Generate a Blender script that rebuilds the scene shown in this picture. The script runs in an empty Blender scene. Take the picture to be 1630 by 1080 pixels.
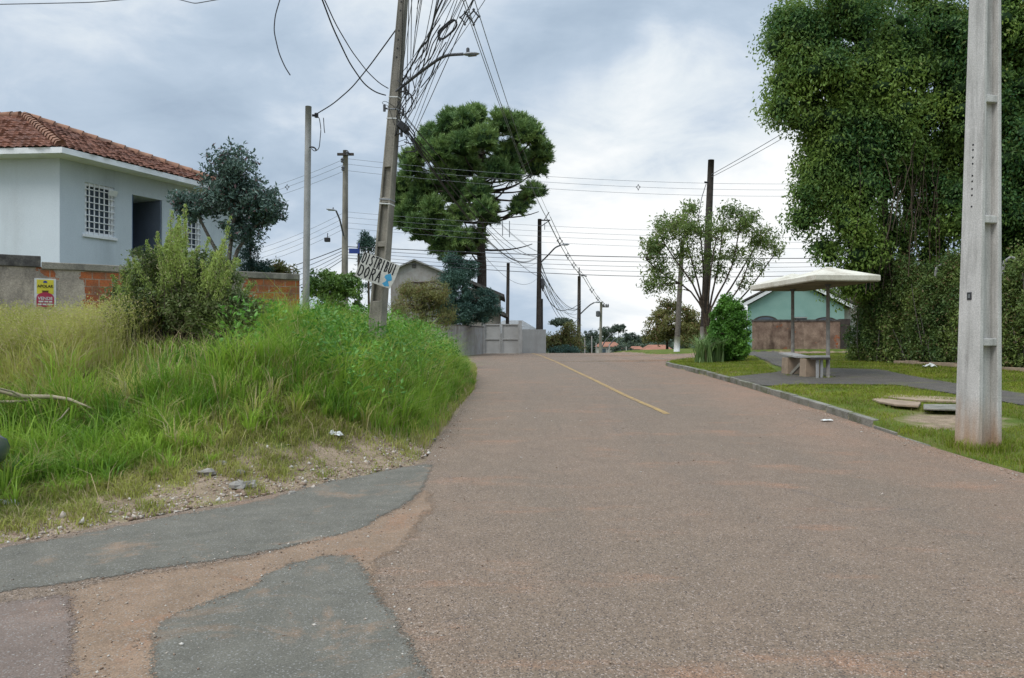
import bpy, math, random
import numpy as np
from mathutils import Vector, Matrix

R = np.random.default_rng(7)
S = bpy.context.scene
COL = S.collection
F, CX, CY, CH = 1177.0, 815.0, 540.0, 1.5        # focal length in photo pixels, centre, eye height


def P(px, py, D):
    return np.array([(px - CX) / F * D, D, CH - (py - CY) / F * D])


# ------------------------------------------------------------------ terrain
_ty = [-80, 9, 11, 13, 16.6, 20, 25, 30, 38, 45, 50, 55, 62, 75, 100, 150, 300, 600, 1600]
_tz = [0, 0, .06, .15, .28, .38, .47, .54, .6, .62, .55, .36, -.1, -1.2, -3.2, -6, -9, -7, 6]
_fy = np.arange(-80, 1600.1, .25)
_fz = np.interp(_fy, _ty, _tz)
_fz = np.convolve(np.pad(_fz, 4, mode='edge'), np.ones(9) / 9, mode='valid')


def road_z(y):
    return np.interp(y, _fy, _fz)


def left_x(y):
    return np.interp(y, [9, 10.3, 13, 17.6, 25, 32, 45, 60, 90], [-1.05, -1.08, -1.0, -.85, -1.15, -1.6, -2.6, -3.4, -4.5])


def right_x(y):
    y = np.asarray(y, float)
    t = np.clip((y - 27) / 4, 0, 1)
    a = 5.7 + (1 - np.sqrt(1 - t ** 2)) * 4
    return np.where((y > 31) & (y < 38.2), 1e3, np.where(y >= 38.2, 7.4, a))


EDGE = np.array([(-70, 1.0), (-14, 3.2), (-7, 4.25), (-3.7, 5.35), (-2.4, 7.0), (-1.15, 8.8)]
                + [(float(left_x(y)), y) for y in (9.5, 10.3, 11.5, 13, 15, 17.6, 21, 25, 32, 45, 60, 90)])


def _inpoly(x, y, poly):
    ins = np.zeros(x.shape, bool)
    n = len(poly)
    for i in range(n):
        x1, y1 = poly[i]; x2, y2 = poly[(i + 1) % n]
        if y1 == y2:
            continue
        c = ((y1 > y) != (y2 > y)) & (x < (x2 - x1) * (y - y1) / (y2 - y1) + x1)
        ins ^= c
    return ins


_BANK = np.vstack([EDGE, [(-70, 90)]])


def bank_d(x, y):
    """distance from the left kerbless road edge into the bank, 0 on the road"""
    x = np.asarray(x, float); y = np.asarray(y, float)
    d = np.full(x.shape, 1e9)
    for (x1, y1), (x2, y2) in zip(EDGE[:-1], EDGE[1:]):
        vx, vy = x2 - x1, y2 - y1
        t = np.clip(((x - x1) * vx + (y - y1) * vy) / (vx * vx + vy * vy), 0, 1)
        d = np.minimum(d, np.hypot(x - x1 - t * vx, y - y1 - t * vy))
    return np.where(_inpoly(x, y, _BANK), d, 0)


def sstep(a, b, v):
    t = np.clip((v - a) / (b - a), 0, 1)
    return t * t * (3 - 2 * t)


def wob(x, y):
    return (np.sin(x * 1.7 + 1.3 * np.sin(y * .9)) + np.sin(y * 2.1 + x * .6 + 2) + np.sin(x * 3.9 - y * 3.1) * .5) / 2.5


def verge_mask(x, y):
    return x > right_x(y)


def kerb_h(y):
    return np.interp(y, [8.5, 9.5, 12.5], [.01, .03, .12])


def H(x, y):
    x = np.asarray(x, float); y = np.asarray(y, float)
    z = road_z(y)
    d = bank_d(x, y)
    k = 1 - .88 * sstep(19, 28, y)
    pad = sstep(1.9, 4.2, np.hypot((x + 6.6) * .8, y - 6.4))
    k = k * (.12 + .88 * pad) * (1 - .24 * sstep(-4.6, -7.0, x)) * .93
    z = z + k * (1.25 * (1 - np.exp(-(d / 1.8) ** 1.5)) + .03 * np.minimum(d, 14))
    z = z + np.where(d > .15, .05 * wob(x, y) * np.minimum(d, 1) * np.clip(k, .3, 1), 0)
    far = sstep(60, 110, y)
    z = z + .03 * np.clip(x - 5.7, 0, 8) * (1 - far)
    vm = verge_mask(x, y) & (y < 60)
    z = z + np.where(vm, kerb_h(y) + .012 * wob(x * 1.3, y * 1.3), 0)
    z = z + far * 2.0 * np.sin(x * .013 + 1) * np.sin(y * .009)
    return z


def G(px, py):
    """where the sight line through a photo pixel meets the terrain"""
    t = np.concatenate([np.arange(1.5, 40, .02), np.arange(40, 120, .1)])
    x = (px - CX) / F * t; z = CH - (py - CY) / F * t
    h = H(x, t)
    i = np.argmax(z <= h)
    return np.array([x[i], t[i], h[i]])


# ------------------------------------------------------------------ mesh building
class MB:
    def __init__(s):
        s.v = []; s.f = []; s.n = 0

    def add(s, v, f):
        v = np.asarray(v, float)
        s.v.append(v)
        s.f += [tuple(int(i) + s.n for i in q) for q in f]
        s.n += len(v)
        return s

    def box(s, c, size, rz=0.0, rx=0.0, ry=0.0, taper=1.0, mat=None):
        sx, sy, sz = [q / 2 for q in size]
        v = np.array([(-sx, -sy, -sz), (sx, -sy, -sz), (sx, sy, -sz), (-sx, sy, -sz),
                      (-sx * taper, -sy * taper, sz), (sx * taper, -sy * taper, sz), (sx * taper, sy * taper, sz), (-sx * taper, sy * taper, sz)])
        m = np.array((Matrix.Rotation(rz, 3, 'Z') @ Matrix.Rotation(ry, 3, 'Y') @ Matrix.Rotation(rx, 3, 'X')))
        v = v @ m.T
        if mat is not None:
            v = v @ np.array(mat).T
        return s.add(v + np.asarray(c, float), [(0, 3, 2, 1), (4, 5, 6, 7), (0, 1, 5, 4), (1, 2, 6, 5), (2, 3, 7, 6), (3, 0, 4, 7)])

    def prism(s, poly, origin, u, v, w, t):
        """a flat outline (2-D) in the plane u,v from origin, extruded by t along w"""
        o = np.asarray(origin, float); u = np.asarray(u, float); v = np.asarray(v, float); w = np.asarray(w, float)
        a = np.array([o + u * p[0] + v * p[1] for p in poly]); b = a + w * t
        n = len(poly)
        return s.add(np.vstack([a, b]), [tuple(range(n))[::-1], tuple(range(n, 2 * n))] + [(i, (i + 1) % n, n + (i + 1) % n, n + i) for i in range(n)])

    def tube(s, pts, rad, sides=6, cap=True):
        pts = np.asarray(pts, float); n = len(pts)
        rad = np.full(n, rad) if np.isscalar(rad) else np.asarray(rad, float)
        tan = np.gradient(pts, axis=0)
        tan /= np.linalg.norm(tan, axis=1)[:, None] + 1e-9
        ref = np.array([0, 0, 1.0]) if abs(tan[:, 2]).mean() < .8 else np.array([1.0, 0, 0])
        a = np.cross(tan, ref); a /= np.linalg.norm(a, axis=1)[:, None] + 1e-9
        b = np.cross(tan, a)
        th = np.arange(sides) / sides * 2 * np.pi
        ring = pts[:, None] + rad[:, None, None] * (np.cos(th)[None, :, None] * a[:, None] + np.sin(th)[None, :, None] * b[:, None])
        f = []
        for i in range(n - 1):
            for j in range(sides):
                k = (j + 1) % sides
                f.append((i * sides + j, i * sides + k, (i + 1) * sides + k, (i + 1) * sides + j))
        if cap:
            f.append(tuple(range(sides))); f.append(tuple(range((n - 1) * sides, n * sides))[::-1])
        return s.add(ring.reshape(-1, 3), f)

    def lathe(s, c, prof, sides=12, axis='Z', mat=None):
        th = np.arange(sides) / sides * 2 * np.pi
        v = np.array([(r * math.cos(t), r * math.sin(t), z) for r, z in prof for t in th])
        if axis == 'X':
            v = v[:, [2, 0, 1]]
        if axis == 'Y':
            v = v[:, [1, 2, 0]]
        if mat is not None:
            v = v @ np.array(mat).T
        f = []
        for i in range(len(prof) - 1):
            for j in range(sides):
                k = (j + 1) % sides
                f.append((i * sides + j, i * sides + k, (i + 1) * sides + k, (i + 1) * sides + j))
        f.append(tuple(range(sides))[::-1]); f.append(tuple(range((len(prof) - 1) * sides, len(prof) * sides)))
        return s.add(v + np.asarray(c, float), f)

    def build(s, name, mat, parent=None, smooth=False, bevel=0.0):
        me = bpy.data.meshes.new(name)
        me.from_pydata(np.vstack(s.v).tolist(), [], s.f)
        return link(name, me, mat, parent, smooth, bevel)


def link(name, me, mat, parent=None, smooth=False, bevel=0.0):
    me.update()
    if mat:
        me.materials.append(mat)
    if smooth:
        me.polygons.foreach_set('use_smooth', [True] * len(me.polygons))
    o = bpy.data.objects.new(name, me)
    COL.objects.link(o)
    if parent is not None:
        o.parent = parent
        o.matrix_parent_inverse = Matrix.Translation(parent.location).inverted()
    if bevel:
        m = o.modifiers.new('soft edges', 'BEVEL'); m.width = bevel; m.segments = 2; m.limit_method = 'ANGLE'
    return o


def tris(name, v, t, mat, parent=None, attr=None):
    """fast triangle mesh"""
    me = bpy.data.meshes.new(name)
    v = np.ascontiguousarray(v, np.float32); t = np.ascontiguousarray(t, np.int32)
    me.vertices.add(len(v)); me.vertices.foreach_set('co', v.ravel())
    me.loops.add(t.size); me.loops.foreach_set('vertex_index', t.ravel())
    me.polygons.add(len(t)); me.polygons.foreach_set('loop_start', np.arange(0, t.size, 3, dtype=np.int32))
    me.update(calc_edges=True)
    return link(name, me, mat, parent)


def tag(o, label=None, cat=None, group=None, kind=None):
    if label: o['label'] = label
    if cat: o['category'] = cat
    if group: o['group'] = group
    if kind: o['kind'] = kind
    return o


def thing(name, label, cat, loc, group=None):
    o = bpy.data.objects.new(name, None); COL.objects.link(o)
    o.location = [float(q) for q in loc]; o.empty_display_size = .2
    return tag(o, label, cat, group)


def unit(a):
    a = np.asarray(a, float)
    return a / (np.linalg.norm(a, axis=-1, keepdims=True) + 1e-9)


def leaves(c, size, aspect=.5, up=.3, hang=0.0, rng=R, outward=None):
    """one folded leaf of four points at every position"""
    n = len(c)
    size = np.broadcast_to(np.asarray(size, float), (n,))[:, None] * rng.uniform(.65, 1.3, (n, 1))
    d = unit(rng.normal(size=(n, 3)) + np.array([0, 0, up - hang]) + (0 if outward is None else outward))
    nr = unit(np.cross(d, rng.normal(size=(n, 3))))
    sd = np.cross(d, nr)
    w = size * aspect * .5
    fold = nr * size * .10
    v = np.stack([c - d * size * .5, c + sd * w + fold - d * size * .05, c + d * size * .5 - nr * size * .08, c - sd * w + fold - d * size * .05], 1).reshape(-1, 3)
    b = np.arange(n)[:, None] * 4
    t = np.concatenate([b + [0, 1, 2], b + [0, 2, 3]], 1).reshape(-1, 3)
    return v, t


def blades(base, h, w, lean, rng=R, curl=.5, ang=None):
    """grass blades of three triangles"""
    n = len(base)
    h = np.broadcast_to(h, (n,))[:, None]; w = np.broadcast_to(w, (n,))[:, None]; lean = np.broadcast_to(lean, (n,))[:, None]
    a = rng.uniform(0, 2 * np.pi, n) if ang is None else ang
    dr = np.stack([np.cos(a), np.sin(a), 0 * a], 1)
    b2 = a + np.pi / 2 + rng.normal(0, .5, n)
    sd = np.stack([np.cos(b2), np.sin(b2), 0 * a], 1)
    upv = np.array([0, 0, 1.0])
    mid = base + upv * h * .55 + dr * h * lean * .3
    tip = base + upv * h * (1 - .35 * lean) + dr * h * lean * (1 + curl * .3)
    v = np.stack([base - sd * w / 2, base + sd * w / 2, mid + sd * w * .42, mid - sd * w * .42, tip], 1).reshape(-1, 3)
    q = np.arange(n)[:, None] * 5
    t = np.concatenate([q + [0, 1, 2], q + [0, 2, 3], q + [3, 2, 4]], 1).reshape(-1, 3)
    return v, t


def merge(*vt):
    V = []; T = []; n = 0
    for v, t in vt:
        V.append(v); T.append(t + n); n += len(v)
    return np.vstack(V), np.vstack(T)


def ball(n, c, r, rng=R, shell=.45):
    """points in an ellipsoid, denser towards its skin"""
    d = unit(rng.normal(size=(n, 3)))
    q = rng.uniform(0, 1, (n, 1)) ** shell
    return np.asarray(c, float) + d * q * np.asarray(r, float)


def bez(a, b, c, n=8):
    t = np.linspace(0, 1, n)[:, None]
    return (1 - t) ** 2 * np.asarray(a, float) + 2 * t * (1 - t) * np.asarray(b, float) + t * t * np.asarray(c, float)


# ------------------------------------------------------------------ materials
class NT:
    def __init__(s, name):
        s.m = bpy.data.materials.new(name); s.m.use_nodes = True
        s.t = s.m.node_tree; s.t.nodes.clear()
        s.out = s.n('ShaderNodeOutputMaterial')

    def n(s, kind, **kw):
        o = s.t.nodes.new(kind)
        for k, v in kw.items():
            if k in o.inputs.keys():
                s.set(o.inputs[k], v)
            else:
                setattr(o, k, v)
        return o

    def set(s, sock, v):
        if hasattr(v, 'is_output') or isinstance(v, bpy.types.NodeSocket):
            s.t.links.new(v, sock)
        else:
            if sock.type == 'RGBA' and len(v) == 3:
                v = (*v, 1)
            sock.default_value = v

    def coord(s, kind='Object'):
        if kind == 'World':
            return s.n('ShaderNodeNewGeometry').outputs['Position']
        return s.n('ShaderNodeTexCoord').outputs[kind]

    def noise(s, vec, scale, detail=4, rough=.55, dist=0.0):
        o = s.n('ShaderNodeTexNoise')
        s.set(o.inputs['Vector'], vec)
        o.inputs['Scale'].default_value = scale; o.inputs['Detail'].default_value = detail
        o.inputs['Roughness'].default_value = rough; o.inputs['Distortion'].default_value = dist
        return o.outputs['Fac']

    def ramp(s, fac, a, b, ca=(0, 0, 0), cb=(1, 1, 1)):
        o = s.n('ShaderNodeValToRGB'); s.set(o.inputs['Fac'], fac)
        e = o.color_ramp.elements
        e[0].position = a; e[1].position = b; e[0].color = (*ca, 1); e[1].color = (*cb, 1)
        return o.outputs['Color']

    def mix(s, fac, a, b, mode='MIX'):
        o = s.n('ShaderNodeMix', data_type='RGBA', blend_type=mode)
        s.set(o.inputs[0], fac); s.set(o.inputs[6], a); s.set(o.inputs[7], b)
        return o.outputs[2]

    def math(s, op, a, b=0.0, clamp=False):
        o = s.n('ShaderNodeMath', operation=op, use_clamp=clamp)
        s.set(o.inputs[0], a); s.set(o.inputs[1], b)
        return o.outputs[0]

    def scaled(s, vec, sc, loc=(0, 0, 0)):
        o = s.n('ShaderNodeMapping'); s.set(o.inputs['Vector'], vec)
        o.inputs['Scale'].default_value = sc; o.inputs['Location'].default_value = loc
        return o.outputs['Vector']

    def bump(s, h, strength=.3, dist=.02):
        o = s.n('ShaderNodeBump'); s.set(o.inputs['Height'], h)
        o.inputs['Strength'].default_value = strength; o.inputs['Distance'].default_value = dist
        return o.outputs['Normal']

    def bsdf(s, col, rough=.8, spec=.3, normal=None, metal=0.0):
        o = s.n('ShaderNodeBsdfPrincipled')
        s.set(o.inputs['Base Color'], col); s.set(o.inputs['Roughness'], rough)
        o.inputs['Specular IOR Level'].default_value = spec; o.inputs['Metallic'].default_value = metal
        if normal is not None: s.set(o.inputs['Normal'], normal)
        return o.outputs[0]

    def done(s, sh):
        s.t.links.new(sh, s.out.inputs['Surface'])
        return s.m


AG = .84


def surf(name, c1, c2=None, scale=3.0, rough=.8, spec=.3, stain=None, sscale=1.2, samt=.6, fine=60.0, famt=.12, bump=.15, metal=0.0, coord='Object', streak=False):
    """weathered surface: two tones in soft patches, a stain of its own shape, fine grain"""
    k = NT(name); v = k.coord(coord)
    if c2 is None: c2 = tuple(q * .8 for q in c1)
    c1 = tuple(q * AG for q in c1); c2 = tuple(q * AG for q in c2); stain = stain and tuple(q * AG for q in stain)
    c = k.mix(k.ramp(k.noise(v, scale), .35, .65), c1, c2)
    if stain:
        sv = k.scaled(v, (1, 1, .18)) if streak else v
        f = k.ramp(k.noise(sv, sscale, 6, .65), .48, .68)
        c = k.mix(k.math('MULTIPLY', f, samt), c, stain)
    g = k.noise(v, fine, 3)
    c = k.mix(famt, c, k.ramp(g, .3, .7), 'OVERLAY')
    return k.done(k.bsdf(c, rough, spec, k.bump(g, bump, .01), metal))


def leafmat(name, dark, light, trans=.3, odd=None, oddat=.93, rough=.5, patch=.7, spec=.35, gain=1.0):
    dark = tuple(q * LG * gain for q in dark); light = tuple(q * LG * gain for q in light)
    k = NT(name)
    rnd = k.n('ShaderNodeNewGeometry').outputs['Random Per Island']
    pn = k.ramp(k.noise(k.coord('World'), patch, 3), .40, .62)
    f = k.math('ADD', k.math('MULTIPLY', rnd, .38), k.math('MULTIPLY', pn, .62))
    c = k.mix(f, dark, light)
    if odd:
        c = k.mix(k.math('GREATER_THAN', rnd, oddat), c, odd)
    b = k.bsdf(c, rough, spec)
    tr = k.n('ShaderNodeBsdfTranslucent'); k.set(tr.inputs['Color'], k.mix(.35, c, (.35, .45, .05), 'MULTIPLY') if False else c)
    mx = k.n('ShaderNodeMixShader'); mx.inputs[0].default_value = trans
    k.t.links.new(b, mx.inputs[1]); k.t.links.new(tr.outputs[0], mx.inputs[2])
    return k.done(mx.outputs[0])


LG = 1.55


def road_mat():
    k = NT('worn red-dusted asphalt'); v = k.coord('World')
    g1 = k.noise(v, 130, 3, .75); g2 = k.noise(v, 34, 3, .6); g3 = k.noise(v, 3.2, 5, .6)
    base = k.mix(k.ramp(g3, .3, .7), (.160, .113, .078), (.200, .141, .097))
    big = k.noise(k.scaled(v, (.5, .22, 1)), 1.0, 5, .6)
    base = k.mix(k.math('MULTIPLY', k.ramp(big, .42, .62), .5), base, (.150, .115, .080))
    red = k.noise(k.scaled(v, (.55, 1.5, 1), (3.3, 0, 0)), 1.1, 7, .68)
    base = k.mix(k.math('MULTIPLY', k.ramp(red, .55, .72), .8), base, (.29, .150, .086))
    # dust washed to the right hand edge of the carriageway
    sx = k.n('ShaderNodeSeparateXYZ'); k.set(sx.inputs[0], v)
    ed = k.n('ShaderNodeMapRange'); k.set(ed.inputs[0], sx.outputs[0]); ed.inputs[1].default_value = 3.6; ed.inputs[2].default_value = 5.8
    base = k.mix(k.math('MULTIPLY', ed.outputs[0], k.math('MULTIPLY', k.ramp(k.noise(v, .9, 5), .25, .7), .8)), base, (.28, .158, .098))
    # two wheel tracks in each lane, rubbed smoother and a little darker, and stray tyre marks
    wx = k.math('ADD', sx.outputs[0], k.math('MULTIPLY', k.math('SUBTRACT', k.noise(k.scaled(v, (.1, .12, 1)), 1, 2), .5), 1.2))
    wt = k.math('SINE', k.math('MULTIPLY', wx, 3.9)); wf = k.math('MULTIPLY', k.ramp(wt, .45, .9), k.ramp(k.noise(k.scaled(v, (.8, .15, 1)), 1.3, 4), .35, .65))
    base = k.mix(k.math('MULTIPLY', wf, .5), base, (.150, .112, .080))
    tm = k.noise(k.scaled(v, (3.2, .16, 1), (5, 2, 0)), 1.6, 5, .7, .5)
    base = k.mix(k.math('MULTIPLY', k.ramp(tm, .63, .71), .45), base, (.105, .080, .062))
    oil = k.noise(v, .8, 6, .75, .3)
    base = k.mix(k.math('MULTIPLY', k.ramp(oil, .59, .75), .42), base, (.115, .088, .068))
    # old repair joints and cracks
    cr = k.n('ShaderNodeTexVoronoi', feature='DISTANCE_TO_EDGE')
    k.set(cr.inputs['Vector'], k.mix(.22, v, k.n('ShaderNodeTexNoise', Vector=v, Scale=1.6, Detail=5.0).outputs['Color'], 'ADD')); cr.inputs['Scale'].default_value = .42
    crm = k.math('MULTIPLY', k.ramp(cr.outputs['Distance'], .0, .008, (1, 1, 1), (0, 0, 0)), k.ramp(k.noise(v, .45, 2), .53, .62))
    base = k.mix(k.math('MULTIPLY', crm, .5), base, (.10, .08, .07))
    st = k.n('ShaderNodeTexVoronoi'); k.set(st.inputs['Vector'], v); st.inputs['Scale'].default_value = 150
    chips = k.n('ShaderNodeSeparateColor'); k.set(chips.inputs[0], st.outputs['Color'])
    base = k.mix(k.math('MULTIPLY', k.ramp(chips.outputs[0], .86, .93), .7), base, (.36, .29, .24))
    base = k.mix(k.math('MULTIPLY', k.ramp(chips.outputs[1], .82, .91), .85), base, (.055, .042, .036))
    base = k.mix(.6, base, k.ramp(g1, .25, .75), 'OVERLAY')
    base = k.mix(.16, base, k.ramp(g2, .3, .7), 'OVERLAY')
    return k.done(k.bsdf(base, .85, .25, k.bump(g1, .5, .008)))


def tar_mat(name, c1, c2, dust):
    k = NT(name); v = k.coord('World')
    g1 = k.noise(v, 110, 3, .7); g3 = k.noise(v, 2.4, 5, .6)
    base = k.mix(k.ramp(g3, .3, .7), c1, c2)
    base = k.mix(k.math('MULTIPLY', k.ramp(k.noise(v, 1.6, 7, .7, .6), .54, .72), .75), base, dust)
    base = k.mix(.22, base, k.ramp(k.noise(v, 5, 6, .75), .25, .75), 'OVERLAY')
    st = k.n('ShaderNodeTexVoronoi'); k.set(st.inputs['Vector'], v); st.inputs['Scale'].default_value = 140
    chips = k.n('ShaderNodeSeparateColor'); k.set(chips.inputs[0], st.outputs['Color'])
    base = k.mix(k.math('MULTIPLY', k.ramp(chips.outputs[0], .90, .96), .6), base, (.26, .25, .23))
    base = k.mix(.45, base, k.ramp(g1, .25, .75), 'OVERLAY')
    # the worn edge frays out over the older surface in crumbs
    ed = k.n('ShaderNodeAttribute', attribute_name='edge').outputs['Fac']
    fr = k.math('ADD', ed, k.math('MULTIPLY', k.math('SUBTRACT', k.math('ADD', k.math('MULTIPLY', k.noise(v, 70, 4, .8), .65), k.math('MULTIPLY', k.noise(v, 7, 5, .65), .35)), .5), 3.6))
    tr = k.n('ShaderNodeBsdfTransparent'); mx = k.n('ShaderNodeMixShader')
    k.set(mx.inputs[0], k.math('GREATER_THAN', fr, .28))
    k.t.links.new(tr.outputs[0], mx.inputs[1]); k.t.links.new(k.bsdf(base, .88, .25, k.bump(g1, .5, .008)), mx.inputs[2])
    return k.done(mx.outputs[0])


def ground_mat():
    k = NT('soil with turf and gravel'); v = k.coord('World')
    a = k.n('ShaderNodeAttribute', attribute_name='dirt').outputs['Fac']
    g = k.noise(v, 55, 4, .7)
    turf = k.mix(k.ramp(k.noise(v, 1.3, 5), .35, .65), (.075, .110, .018), (.125, .140, .030))
    turf = k.mix(k.ramp(k.noise(v, .6, 5, .6, .4), .56, .72), turf, (.17, .115, .06))
    dirt = k.mix(k.ramp(k.noise(v, 5, 5), .35, .65), (.30, .225, .155), (.20, .15, .10))
    dirt = k.mix(k.ramp(k.noise(v, 2.0, 4), .55, .7), dirt, (.17, .17, .05))
    m = k.ramp(k.math('ADD', a, k.math('MULTIPLY', k.math('SUBTRACT', k.noise(v, 2.6, 5), .5), 1.1)), .35, .65)
    c = k.mix(m, turf, dirt)
    c = k.mix(.5, c, k.ramp(g, .25, .75), 'OVERLAY')
    return k.done(k.bsdf(c, .95, .1, k.bump(g, .7, .02)))


def brick_mat(name, along, patches, plaster=(.44, .375, .30), plaster2=(.27, .23, .19)):
    """hollow clay brick under failing plaster; patches = list of (from, to) stretches where the brick is bare"""
    k = NT(name); v = k.coord('Object')
    b = k.n('ShaderNodeTexBrick')
    sx = k.n('ShaderNodeSeparateXYZ'); k.set(sx.inputs[0], v)
    cx = k.n('ShaderNodeCombineXYZ'); k.set(cx.inputs[0], sx.outputs[0]); k.set(cx.inputs[1], sx.outputs[2])
    k.set(b.inputs['Vector'], cx.outputs[0]); b.inputs['Scale'].default_value = 1
    b.inputs['Brick Width'].default_value = .24; b.inputs['Row Height'].default_value = .15; b.inputs['Mortar Size'].default_value = .010
    b.inputs['Color1'].default_value = (.42, .125, .045, 1); b.inputs['Color2'].default_value = (.30, .085, .035, 1); b.inputs['Mortar'].default_value = (.30, .23, .17, 1)
    br = k.mix(k.ramp(k.noise(v, 4, 5), .4, .7), b.outputs['Color'], (.20, .10, .06))
    pl = k.mix(k.ramp(k.noise(v, 2.0, 6, .65), .35, .65), plaster, plaster2)
    pl = k.mix(k.ramp(k.noise(k.scaled(v, (1, 1, .3)), 1.6, 6, .7), .5, .7), pl, tuple(q * .45 for q in plaster2))
    tot = None
    nz = k.noise(v, 3.0, 5, .6)
    for p0, p1 in patches:
        u = k.math('ADD', sx.outputs[0], k.math('MULTIPLY', k.math('SUBTRACT', nz, .5), .5))
        w = k.math('MULTIPLY', k.math('GREATER_THAN', u, p0), k.math('LESS_THAN', u, p1))
        w = k.math('MULTIPLY', w, k.math('GREATER_THAN', k.math('ADD', nz, .08), .42))
        tot = w if tot is None else k.math('MAXIMUM', tot, w)
    spots = k.math('GREATER_THAN', k.noise(v, 1.9, 4, .55), .66)
    tot = spots if tot is None else k.math('MAXIMUM', tot, spots)
    c = k.mix(tot, pl, br)
    g = k.noise(v, 45, 4)
    c = k.mix(.3, c, k.ramp(g, .25, .75), 'OVERLAY')
    hgt = k.math('ADD', k.math('MULTIPLY', k.math('SUBTRACT', 1.0, tot), .8), k.math('MULTIPLY', g, .25))
    return k.done(k.bsdf(c, .92, .15, k.bump(hgt, .6, .02)))


M = {}
M['road'] = road_mat()
M['tar'] = tar_mat('dark asphalt repair', (.103, .095, .075), (.134, .122, .097), (.27, .165, .10))
M['tar_old'] = tar_mat('purplish old asphalt', (.145, .108, .087), (.172, .128, .102), (.22, .135, .09))
M['dustroad'] = tar_mat('dusty tan asphalt', (.190, .130, .085), (.225, .150, .098), (.27, .140, .078))
M['path'] = tar_mat('grey footpath asphalt', (.066, .058, .048), (.095, .081, .066), (.12, .12, .04))
M['ground'] = ground_mat()
M['yellow'] = surf('worn yellow road paint', (.42, .28, .10), (.33, .22, .11), 6, .8, .2, (.20, .14, .10), 7, 1.0, 80, .35)
M['concrete'] = surf('grey concrete', (.42, .41, .39), (.33, .32, .30), 2.5, .88, .2, (.17, .16, .15), 1.6, .5, 70, .25, .2, streak=True)
M['slat'] = surf('dull plate metal', (.05, .05, .05), None, 5, .5, .4)
M['concrete_pale'] = surf('pale clean concrete', (.44, .425, .40), (.38, .37, .345), 2.0, .85, .2, (.30, .28, .26), 1.5, .4, 70, .2, .15, streak=True)
M['concrete_old'] = surf('weathered brown concrete', (.33, .30, .245), (.23, .21, .17), 2.5, .9, .2, (.075, .07, .06), 1.7, .75, 60, .3, .25, streak=True)
M['concrete_dark'] = surf('dark sooty concrete', (.13, .12, .11), (.06, .055, .052), 5, .9, .2, (.22, .20, .17), 6, .5, 40, .3, .3)
M['slate_mid'] = surf('mid slate paint', (.17, .20, .25), (.14, .17, .21), 2, .8, .2)
M['lf_hollow_shade'] = leafmat('dark brown hollow shade', (.022, .015, .012), (.075, .050, .036), .1, None, .9, .7, .8)  # dark leaf colour standing in for the shade under the bush
M['wood_dark'] = surf('dark weathered timber', (.085, .07, .058), (.055, .046, .04), 5, .85, .2, streak=True)
M['whitewash'] = surf('whitewash', (.70, .69, .66), (.58, .56, .53), 5, .85, .2)
M['kerb'] = surf('mossy concrete kerb', (.27, .25, .21), (.18, .17, .14), 3, .9, .2, (.10, .11, .04), 1.5, .8, 50, .35, .3, coord='World')
M['cable'] = surf('black cable sheath', (.032, .032, .036), None, 3, .6, .3)
M['cable_grey'] = surf('grey aluminium cable', (.19, .20, .215), None, 3, .5, .4)
M['steel'] = surf('galvanised steel', (.36, .37, .38), (.28, .29, .30), 8, .5, .5, metal=.4)
M['post_paint'] = surf('dull brown grey post paint', (.26, .24, .21), (.17, .15, .13), 6, .7, .3, (.12, .09, .07), 3, .5)
M['steel_dark'] = surf('dull dark steel', (.11, .11, .115), (.08, .08, .085), 8, .55, .4)
M['wall_front'] = surf('pale grey wall', (.71, .765, .79), (.67, .72, .745), 1.2, .9, .15, (.52, .54, .54), .9, .55, 60, .10, streak=True)
M['wall_side'] = surf('blue grey wall', (.64, .695, .72), (.60, .65, .675), 1.2, .9, .15, (.40, .435, .455), .9, .6, 60, .10, streak=True)  # a slightly darker tone than the front wall
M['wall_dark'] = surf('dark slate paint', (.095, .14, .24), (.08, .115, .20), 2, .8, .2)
M['trim_white'] = surf('white paint', (.94, .94, .93), (.86, .86, .85), 3, .7, .3, (.5, .49, .46), 2, .35)
M['tile'] = surf('weathered clay tile', (.225, .098, .062), (.140, .066, .046), 5.5, .9, .15, (.085, .05, .04), 2.2, .75, 25, .4, .3)
M['glass_dark'] = surf('window glass', (.07, .09, .115), (.10, .125, .155), 2, .08, .5, famt=.0, bump=0)  # tone lightened to put a sky reflection into the glass colour
M['teal'] = surf('mint green paint', (.30, .47, .41), (.27, .43, .375), 1, .85, .2, (.20, .38, .33), 1, .3)
M['cream'] = surf('cream render', (.52, .49, .44), (.46, .43, .38), 1, .9, .2, (.33, .29, .25), 1, .5)
M['shed'] = surf('stained grey plank render', (.40, .385, .36), (.33, .30, .275), 3, .9, .15, (.19, .15, .125), 1.3, .75, 40, .2, streak=True)
M['fiber'] = surf('grubby cream fibreglass', (.78, .73, .61), (.66, .61, .50), 2, .65, .3, (.36, .30, .21), 1.6, .6, 40, .15)
M['bark'] = surf('brown bark', (.12, .09, .065), (.075, .058, .045), 8, .95, .1, fine=30, famt=.5, bump=.6)
M['bark_pine'] = surf('grey brown pine bark', (.105, .085, .07), (.07, .055, .046), 3, .95, .1, fine=14, famt=.5, bump=.7)
M['bark_pale'] = surf('grey bark', (.20, .18, .15), (.13, .115, .095), 8, .95, .1, fine=30, famt=.5, bump=.5)
M['deadwood'] = surf('bleached dead wood', (.44, .37, .26), (.35, .29, .20), 8, .9, .1)
M['stone'] = surf('pale stone', (.34, .31, .27), (.24, .22, .19), 9, .9, .2)
M['plastic_white'] = surf('white plastic film', (.72, .72, .68), (.62, .62, .58), 8, .45, .4)
M['black'] = surf('black paint', (.014, .014, .016), None, 5, .6, .3)
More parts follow.
